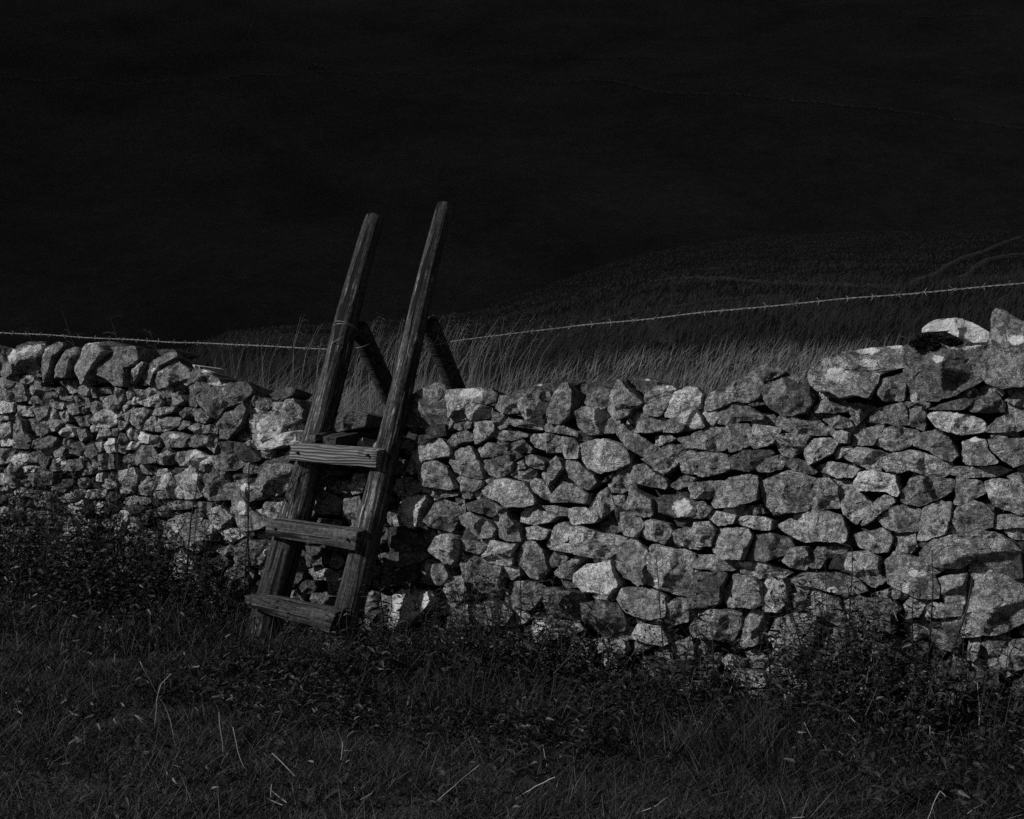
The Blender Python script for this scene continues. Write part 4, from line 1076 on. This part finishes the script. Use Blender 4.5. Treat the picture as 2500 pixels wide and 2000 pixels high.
# tall wind-blown grass behind the wall
def tall(name, n, pxr, side_r, hr, mat, wd, lo=0, hi=1, prof=None):
    u = rng.uniform(*pxr, n); s = rng.uniform(*side_r, n)
    p = np.array([wall_uv(a, 900)[0] for a in np.linspace(pxr[0], pxr[1], 60)]); uu = np.interp(u, np.linspace(pxr[0], pxr[1], 60), p)
    X = WO.x + WU.x * uu - WN.x * s; Y = WO.y + WU.y * uu - WN.y * s
    cl = clump(X, Y, 2.2, 2) * .5 + clump(X, Y, 6, 3) * .5
    hp = np.interp(1250 + FPX * X / Y, *(prof or ([0, 1], [1, 1])))
    keep = rng.uniform(-.9, 1.1, n) < cl * 1.5 + .35; X, Y, cl, hp = X[keep], Y[keep], cl[keep], hp[keep]; m = len(X)
    H = rng.uniform(*hr, m) * (1 + .22 * cl) * hp; ok = H > .05; X, Y, H, cl = X[ok], Y[ok], H[ok], cl[ok]; m = len(X)
    tn = np.clip(rng.normal(.35, .3, m) + .2 * cl, lo, 1.4)
    return blades(name, X, Y, ground_np(X, Y), H, wd, rng.uniform(.0, .5, m), rng.uniform(.1, 1.15, m), mat, tn, wind=(.95, .2, .4))
pr = ([-200, 300, 430, 500, 560, 680, 760, 900, 1100, 1300, 1500, 1750, 1950, 2150, 2700], [.62, .66, .80, .95, 1.12, 1.02, .86, .74, .70, .74, .84, .95, .92, 1.0, 1.0])
tag(tall('tall_grass', 30000, (-900, 3600), (.65, 4.4), (.35, .95), M_DRY, .0017, prof=pr), kind='stuff')
# seeded stems standing above it
def seeded(n, pxr, hr, name, seed):
    mb = MB(); r_ = random.Random(seed)
    for i in range(n):
        x = r_.uniform(*pxr); uu = wall_uv(x, 900)[0]; s = r_.uniform(.6, 2.2); p = WO + WU * uu - WN * s; p.z = ground(p.x, p.y)
        h = r_.uniform(*hr); ln = r_.uniform(-.05, .25); pts = [p + Vector((ln * h * t * t, 0, h * t)) for t in (0, .3, .6, .85, 1)]
        pts[-1] += Vector((.04, 0, -.01)); mb.tube(pts, [.0014, .0013, .0011, .0009, .0004], 4)
        for j in range(9):
            q = pts[3].lerp(pts[4], j / 8); e = q + Vector((r_.uniform(.01, .05), r_.uniform(-.02, .02), r_.uniform(-.005, .03))); mb.tube([q, q.lerp(e, .5) + Vector((0, 0, .008)), e], [.0007, .0011, .0003], 3)
    o = mb.build(name, M_DRYS); a = o.data.attributes.new('tone', 'FLOAT', 'POINT'); a.data.foreach_set('value', [.75] * len(o.data.vertices)); return o
M_DRYS = M_DRY
tag(seeded(170, (480, 820), (.95, 1.2), 'seeding_grass', 3), kind='stuff')
tag(seeded(140, (1500, 2250), (.85, 1.12), 'seeding_grass', 5), kind='stuff')
tag(seeded(45, (900, 1500), (.75, .95), 'seeding_grass', 6), kind='stuff')
# a few lone weeds standing over the far end of the wall
def far_weed(px_, top, label):
    uu = wall_uv(px_, 850)[0]; p = WO + WU * uu - WN * .7; p.z = ground(p.x, p.y); t = at(px_ + 5, top, p.y); r_ = random.Random(int(px_))
    root = empty('dead_weed', p); tag(root, label, 'weed', 'dead weeds standing behind the wall')
    mb = MB(); mb.tube([p, p.lerp(t, .5), t], [.002, .0016, .0006], 5); st = mb.build('stem', M_STEM, root, True)
    m2 = MB()
    for j in range(16):
        q = p.lerp(t, r_.uniform(.72, 1)); q -= Vector((0, 0, .004)); e = q + Vector((r_.uniform(-.09, .12), r_.uniform(-.04, .04), r_.uniform(.0, .07))); m2.tube([q, q.lerp(e, .6) + Vector((0, 0, .01)), e], [.0009, .0012, .0005], 3)
    o = m2.build('seed_head', M_DRY, root); a = o.data.attributes.new('tone', 'FLOAT', 'POINT'); a.data.foreach_set('value', [.3] * len(o.data.vertices))
far_weed(262, 770, 'dead weed with a branching head above the lichened coping boulder')
far_weed(146, 758, 'thin dead weed above the leftmost white-patched coping stones')
far_weed(60, 800, 'short dead weed at the far left end of the wall')
far_weed(360, 805, 'short dead weed between the branching one and the long grass')
# grass on the slope beyond
N = 300000; az = rng.uniform(-.55, .78, N); rr = 9 + (rng.uniform(0, 1, N) ** 2) * 145; Xs = rr * np.sin(az); Ys = rr * np.cos(az)
sd_ = -((Xs - WO.x) * WN.x + (Ys - WO.y) * WN.y); k = sd_ > 2.5; Xs, Ys, rr = Xs[k], Ys[k], rr[k]; n = len(Xs)
cl = clump(Xs, Ys, .8, 2) * .5 + clump(Xs, Ys, 2.5, 3) * .5
keep = rng.uniform(-1.2, 1, n) < cl + .3; Xs, Ys, rr, cl = Xs[keep], Ys[keep], rr[keep], cl[keep]; n = len(Xs)
tag(blades('slope_grass', Xs, Ys, ground_np(Xs, Ys), rng.uniform(.14, .34, n) * (1 + .3 * cl) * np.clip(1.15 - rr / 70, .35, 1), .0012 + .00032 * rr, rng.uniform(.2, .8, n), rng.uniform(.2, .9, n), M_SLOPE, np.clip(rng.normal(.3, .3, n) + .35 * cl + np.where(rr < 17, -.1, .75 * np.clip(1.35 - rr / 55, 0, 1)), 0, 1.6), wind=(.9, .3, .6)), kind='stuff')  # blade tone raised past the shadow edge to brighten the shaded slope

# ------------------------------------------------------------------ nettles and weeds in front of the wall
LV = np.array([[0, 0, 0], [.22, .17, .05], [.48, .15, .05], [.74, .085, .02], [1, 0, -.14], [.74, -.085, .02], [.48, -.15, .05], [.22, -.17, .05], [.35, 0, -.02], [.68, 0, -.04]], float)
LT_ = np.array([[0, 8, 1], [8, 2, 1], [8, 9, 2], [9, 3, 2], [9, 4, 3], [9, 5, 4], [9, 6, 5], [9, 8, 6], [8, 7, 6], [8, 0, 7]])
def leaves(P, dirs, sizes, tone):
    """P base points, dirs unit directions"""
    n = len(P); up = np.tile([0, 0, 1.0], (n, 1)) + rng.normal(size=(n, 3)) * .35
    y = np.cross(up, dirs); y /= np.linalg.norm(y, axis=1)[:, None] + 1e-9; z = np.cross(dirs, y)
    L = LV[None] * sizes[:, None, None]
    V = P[:, None] + L[:, :, :1] * dirs[:, None] + L[:, :, 1:2] * y[:, None] + L[:, :, 2:] * z[:, None]
    T = (LT_[None] + 10 * np.arange(n)[:, None, None]).reshape(-1, 3)
    return V.reshape(-1, 3), T, np.repeat(tone, 10)
def plant_leaves(bases, tips, node, size, r_=random):
    P = []; D = []; Sz = []
    for b, t in zip(bases, tips):
        L = (t - b).length; k = max(2, int(L / node)); ph = r_.random() * 3
        for i in range(1, k + 1):
            f = i / k; q = b.lerp(t, f); a = ph + (i % 2) * 1.57 + r_.uniform(-.35, .35)
            if f < .25 and r_.random() < .5: continue
            for s in (0, math.pi):
                if r_.random() < .12: continue
                dz = r_.uniform(-.55, .25) if f < .9 else r_.uniform(.1, .8); d = Vector((math.cos(a + s), math.sin(a + s), dz)).normalized()
                P.append(q[:]); D.append(d[:]); Sz.append(size * r_.uniform(.5, 1.5) * (1.15 - .5 * f))
    return np.array(P), np.array(D), np.array(Sz)
WX = [-200, 0, 150, 300, 420, 520, 640, 780, 900, 1000, 1150, 1300, 1500, 1700, 1850, 2000, 2150, 2300, 2500, 2800]
WYT = [1110, 1120, 1110, 1160, 1220, 1320, 1440, 1470, 1390, 1390, 1420, 1470, 1520, 1520, 1470, 1430, 1430, 1500, 1590, 1600]
def weed_band(n, dist, topjit, node, size, seed, xr=(-150, 2700), hmin=.06, ck=80, thin=-.15):
    r_ = random.Random(seed); B = []; Tp = []
    for i in range(n):
        x = r_.uniform(*xr); uu = wall_uv(x, 1450)[0]; s = r_.uniform(*dist)
        if x > 620 and noise.noise((x * .0085, s * 2, seed)) < thin: continue
        p = WO + WU * uu + WN * s; p.z = ground(p.x, p.y); qx, qy = project(p)
        ty = np.interp(qx, WX, WYT) + r_.uniform(*topjit) + ck * noise.noise((qx * .012, seed, 0)) + 60 * noise.noise((qx * .05, seed, 3)); t = at(qx, ty, p.y)
        h = t.z - p.z
        if h < hmin: h = r_.uniform(hmin, hmin + .12)
        B.append(p); Tp.append(p + Vector((r_.gauss(0, .2) * h, r_.gauss(0, .12) * h, h)))
    return B, Tp
B1, T1 = weed_band(1250, (.04, .6), (0, 300), .045, .06, 11)
B6, T6 = weed_band(380, (.04, .5), (-20, 260), .045, .06, 41, (-850, -150)); B7, T7 = weed_band(380, (.04, .5), (-20, 260), .045, .06, 43, (2700, 3600)); B1 += B6 + B7; T1 += T6 + T7
B2, T2 = weed_band(210, (.05, .5), (-50, 260), .05, .06, 12, (-150, 560))
B3, T3 = weed_band(420, (.4, 1.2), (120, 330), .04, .05, 13)
B4, T4 = weed_band(560, (.03, .45), (-70, 160), .04, .05, 21, (840, 2350), thin=.0)
B5, T5 = [], []
r_ = random.Random(33)
for i in range(900):
    x = r_.uniform(820, 1750); uu = wall_uv(x, 1450)[0]; sd2 = r_.uniform(.25, 1.5); p = WO + WU * uu + WN * sd2; cc = clump(p.x, p.y, 2.6, 3)
    if cc < -.25: continue
    p.z = ground(p.x, p.y); h = r_.uniform(.10, .24) * (1.25 - .45 * sd2) * (1 + .4 * cc); B5.append(p); T5.append(p + Vector((r_.uniform(-.06, .06), r_.uniform(-.05, .05), max(h, .06))))
B1 += B4; T1 += T4; B3 += B5; T3 += T5
r_ = random.Random(5)
for i in range(700):                                    # low weeds in the turf
    y = r_.uniform(4.2, 7); x = r_.uniform(-.4, .4) * y
    if wall_side(x, y) > -.3 or clump(x, y, 1.7, 7) < -.1: continue
    p = Vector((x, y, ground(x, y))); h = r_.uniform(.06, .17); B3.append(p); T3.append(p + Vector((r_.uniform(-.03, .03), r_.uniform(-.03, .03), h)))
P, D, Z = plant_leaves(B1 + B2 + B3, T1 + T2 + T3, .03, .038)
Vv, Tt, tn = leaves(P, D, Z, np.clip(rng.normal(.35, .3, len(P)) + .35 * clump(P[:, 0], P[:, 2] * 2 + P[:, 1], 5, 3), 0, 1.6))
tag(tri_mesh('undergrowth', Vv, Tt, M_LEAF, None, tn), kind='stuff')
mb = MB()
for b, t in zip(B1 + B2, T1 + T2):
  if random.random() < .55: mb.tube([b, b.lerp(t, .5) + Vector((random.uniform(-.06, .06), random.uniform(-.03, .03), .02)), t], [.0026, .002, .0008], 4)
tag(mb.build('undergrowth_stems', M_STEM), kind='stuff')
# fine feathery growth and long blades close to the wall foot
N = 40000; u = rng.uniform(-850, 3600, N); uu = np.interp(u, np.linspace(-850, 3600, 60), [wall_uv(a, 1500)[0] for a in np.linspace(-850, 3600, 60)]); s = rng.uniform(.03, 1.0, N) ** 1.3
Xf = WO.x + WU.x * uu + WN.x * s; Yf = WO.y + WU.y * uu + WN.y * s; cl = clump(Xf, Yf, 4, 5); k = rng.uniform(-1, 1, N) < cl + .5; Xf, Yf, cl = Xf[k], Yf[k], cl[k]; n = len(Xf)
tag(blades('rank_grass', Xf, Yf, ground_np(Xf, Yf), rng.uniform(.05, .20, n) * (1 + .5 * cl), .0015, rng.uniform(.05, .6, n), rng.uniform(0, .9, n), M_GRASS, np.clip(rng.normal(.25, .25, n), 0, 1.2)), kind='stuff')

# single tall weeds that stand clear against the wall
def tall_weed(pts, label, leafy=.055, node=.05, rad=.004, d0=.35, leaf_from=0.0, tone=.4):
    low = pts[-1]; base = None
    uu = wall_uv(low[0], 1500)[0]; base = WO + WU * uu + WN * d0; Y = base.y
    W = [at(x, y, Y) for x, y in pts][::-1]; g = ground(W[0].x, W[0].y)
    if W[0].z > g: W.insert(0, Vector((W[0].x, W[0].y, g - .01)))
    root = empty('tall_weed', W[0]); tag(root, label, 'weed', 'tall weeds in front of the wall')
    mb = MB(); n_ = len(W); mb.tube(W, [1.25 * rad * (1 - .6 * i / (n_ - 1)) for i in range(n_)], 6); mb.build('stem', M_STEM, root, True)
    if leafy:
        P = []; D = []; Z = []
        for i in range(n_ - 1):
            if i / (n_ - 1) < leaf_from: continue
            a, b, c = plant_leaves([W[i]], [W[i + 1]], node, leafy, random.Random(i + int(low[0]))); P.append(a); D.append(b); Z.append(c)
        P = np.concatenate(P); V_, T_, t_ = leaves(P, np.concatenate(D), np.concatenate(Z), np.full(len(P), tone)); tri_mesh('foliage', V_, T_, M_LEAF, root, t_)
tall_weed([(612, 1060), (609, 1200), (606, 1290), (600, 1360), (596, 1450)], 'tall leafy weed close beside the left ladder post', .035, .06, .0035, .45)
tall_weed([(612, 985), (613, 1050), (607, 1150), (605, 1250)], 'thin weed with small seed clusters rising highest beside the ladder', .022, .02, .003, .4)
tall_weed([(487, 1125), (479, 1200), (466, 1270), (458, 1370), (452, 1485)], 'bare thin dark stalk crossing the wall left of the ladder', 0, .05, .0045, .4)
tall_weed([(286, 1085), (287, 1180), (285, 1280)], 'slim upright stalk below the whitest stone', .02, .09, .003, .4)
tall_weed([(232, 1190), (237, 1300), (250, 1400), (262, 1490)], 'crooked leafy stalk in the dark weeds at the left', .05, .05, .0035, .5)
tall_weed([(2374, 1410), (2362, 1480), (2352, 1515), (2325, 1590), (2296, 1730)], 'thick bare leaning stalk in front of the big smooth stone', 0, .05, .0055, .35)
tall_weed([(2275, 1345), (2278, 1440), (2272, 1540), (2265, 1615)], 'upright dark stalk left of the thick leaning stalk', .03, .07, .004, .3)
tall_weed([(2080, 1338), (2081, 1400), (2076, 1460), (2073, 1530), (2060, 1620), (2040, 1720)], 'tall nettle with drooping top leaves on the lower right wall', .06, .055, .004, .35, 0, .5)
tall_weed([(1862, 1450), (1866, 1500), (1873, 1560), (1880, 1640), (1885, 1740)], 'bushy nettle standing in front of the lower wall, left of the drooping one', .055, .03, .004, .4)
tall_weed([(2230, 1450), (2227, 1500), (2228, 1560), (2235, 1640)], 'short dark bushy weed against the lower right wall', .05, .03, .004, .3)
tall_weed([(1602, 1360), (1608, 1430), (1612, 1500), (1622, 1620), (1635, 1740)], 'long thin stalk against the middle stones of the wall', .022, .12, .003, .3)
tall_weed([(1268, 1375), (1270, 1420), (1272, 1480), (1268, 1560)], 'slim nettle before the middle of the wall', .04, .05, .003, .3)
tall_weed([(1196, 1455), (1202, 1510), (1206, 1570)], 'short stalk just left of the slim middle nettle', .035, .05, .003, .3)
tall_weed([(925, 1330), (930, 1380), (925, 1440), (935, 1500)], 'leafy weed climbing in the shadow right of the ladder', .05, .03, .003, .15)
tall_weed([(1690, 1530), (1672, 1620), (1655, 1700), (1640, 1760)], 'leaning dark stalk with leaves below the long thin stalk', .05, .05, .004, .45)
tall_weed([(378, 1150), (383, 1250), (392, 1400), (400, 1480)], 'leafy weed between the slim upright stalk and the bare dark stalk', .045, .045, .0035, .5)
tall_weed([(120, 1150), (125, 1250), (138, 1400)], 'leafy weed at the left end of the wall', .05, .045, .0035, .5)
# pale dry straws
def straw(pts, rad=.0016):
    low = max(pts, key=lambda p: p[1]); uu = wall_uv(low[0], 1500)[0]; lim = (WO + WU * uu + WN * .10).y
    h = hit(low[0], low[1], 2, 12); Y = min((h.y - .12) if h else 9, lim)
    
    out = []
    for i in range(len(pts) - 1):
        for k in range(4):
            f = k / 4; x = pts[i][0] * (1 - f) + pts[i + 1][0] * f; y = pts[i][1] * (1 - f) + pts[i + 1][1] * f
            out.append((x + 5 * noise.noise((y * .02, x * .02, 4)), y + 3 * noise.noise((x * .03, y * .01, 9))))
    out.append(pts[-1])
    return [at(x, y, Y + .04 * math.sin(x * .05)) for x, y in out], rad
def seedtone(o, v):
    a = o.data.attributes.new('tone', 'FLOAT', 'POINT'); a.data.foreach_set('value', [v] * len(o.data.vertices)); return o
def rc(ps): return [(1700 + x / 2.3, 1250 + y / 2.3) for x, y in ps]
NAMED = [([(345, 1615), (372, 1670), (400, 1720), (418, 1765), (425, 1800)], 'long pale straw leaning across a curved one in the left grass'),
         ([(418, 1645), (395, 1670), (382, 1710), (378, 1778)], 'curved pale straw crossed by the long leaning one'),
         ([(378, 1776), (331, 1747), (368, 1785), (400, 1815)], 'bent pale straw folded to a sharp point in the left grass'),
         ([(235, 1404), (265, 1410), (293, 1419)], 'short pale straw lying in the dark weeds at the left of the wall foot'),
         ([(571, 1775), (580, 1825), (595, 1872), (612, 1888)], 'pale straw with a kinked foot in the middle of the left grass'),
         ([(1067, 1958), (1098, 1930), (1125, 1905), (1170, 1868)], 'thick pale straw slanting up to the right near the bottom edge'),
         ([(1555, 1985), (1603, 1968), (1634, 1944)], 'bent straw near the bottom edge, right of the thick slanting one'),
         (rc([(840, 385), (930, 480), (1020, 585), (1110, 690)]), 'longest pale straw slanting down across the lower right stones'),
         (rc([(840, 515), (940, 640), (1030, 760), (1085, 850)]), 'pale straw below and parallel to the longest slanting one'),
         (rc([(1000, 740), (985, 845), (945, 1010), (922, 1250)]), 'tall pale straw curving upright among the nettles at the lower right'),
         (rc([(1300, 950), (1350, 1080), (1400, 1190)]), 'pale straw leaning left beside the thick dark stalk'),
         (rc([(1310, 1200), (1330, 1300), (1360, 1412)]), 'pale straw just below the one beside the thick dark stalk'),
         (rc([(1305, 1725), (1335, 1640), (1365, 1570), (1400, 1600)]), 'bent straw like an upturned V at the bottom right'),
         (rc([(245, 850), (200, 980), (150, 1110)]), 'bright straw before the lower middle stones, leaning right')]
for ps, lb in NAMED:
    q, rd = straw(ps, .0015); mb = MB(); mb.tube(q, rd, 5); o = seedtone(mb.build('straw', M_STRAW, None, True), .5); tag(o, lb, 'straw', 'pale dry straws in the grass and weeds')
REST = [[(665, 1838), (720, 1895)], [(630, 1903), (660, 1925), (700, 1960)], [(655, 1950), (690, 1966)], [(836, 1811), (832, 1858)], [(836, 1833), (860, 1832), (882, 1838)], [(853, 1880), (870, 1888)],
        [(1260, 1950), (1305, 1922), (1355, 1898)], [(1326, 1820), (1336, 1872)], [(748, 1925), (768, 1955)], [(535, 1740), (545, 1845)], [(130, 1898), (148, 1909)], [(388, 1525), (390, 1538)], [(518, 1520), (517, 1532)],
        [(278, 1597), (278, 1620)], [(665, 1915), (663, 1950)], [(866, 1725), (856, 1738)], [(995, 1712), (993, 1722)], [(1550, 1740), (1580, 1770)], [(425, 1868), (440, 1873)], [(230, 1965), (250, 1968)]]
REST += [rc(a) for a in ([(635, 800), (660, 950), (665, 1010)], [(860, 1140), (940, 1240), (1015, 1342)], [(700, 1190), (770, 1310), (850, 1395)], [(845, 1240), (960, 1342)], [(800, 1345), (855, 1398)], [(1085, 490), (1130, 610)],
        [(1440, 770), (1480, 940)], [(1580, 960), (1590, 1110), (1590, 1260)], [(180, 790), (130, 1080)], [(610, 1180), (650, 1260), (690, 1350)], [(1005, 1507), (1120, 1503)], [(1500, 1710), (1560, 1665), (1625, 1630)],
        [(90, 1590), (185, 1572)], [(970, 1420), (1040, 1408)], [(965, 1160), (1040, 1240)], [(1485, 1000), (1465, 1170)], [(1635, 1090), (1660, 1078)], [(910, 1270), (935, 1320)], [(870, 1345), (895, 1385)], [(1130, 940), (1180, 970)],
        [(995, 860), (1020, 970)], [(750, 880), (720, 1000)], [(1395, 905), (1415, 915)], [(535, 1250), (600, 1228), (660, 1245)], [(1240, 1130), (1240, 1170)], [(1100, 1215), (1130, 1250)])]
mb = MB(); r_ = random.Random(9)
for ps in REST:
    q, rd = straw(ps, .0013 + .0005 * r_.random()); mb.tube(q, rd, 4)
for i in range(50):
    y = r_.uniform(4.3, 6.6); x = r_.uniform(-.38, .38) * y
    if wall_side(x, y) > -.1: continue
    z = ground(x, y) + r_.uniform(.03, .1); a = r_.random() * 6.28; l = r_.uniform(.015, .05); mb.tube([(x, y, z), (x + l * math.cos(a), y + l * math.sin(a), z + r_.uniform(-.02, .05))], .0011, 3)
tag(seedtone(mb.build('loose_straw', M_STRAW, None, False), .5), kind='stuff')
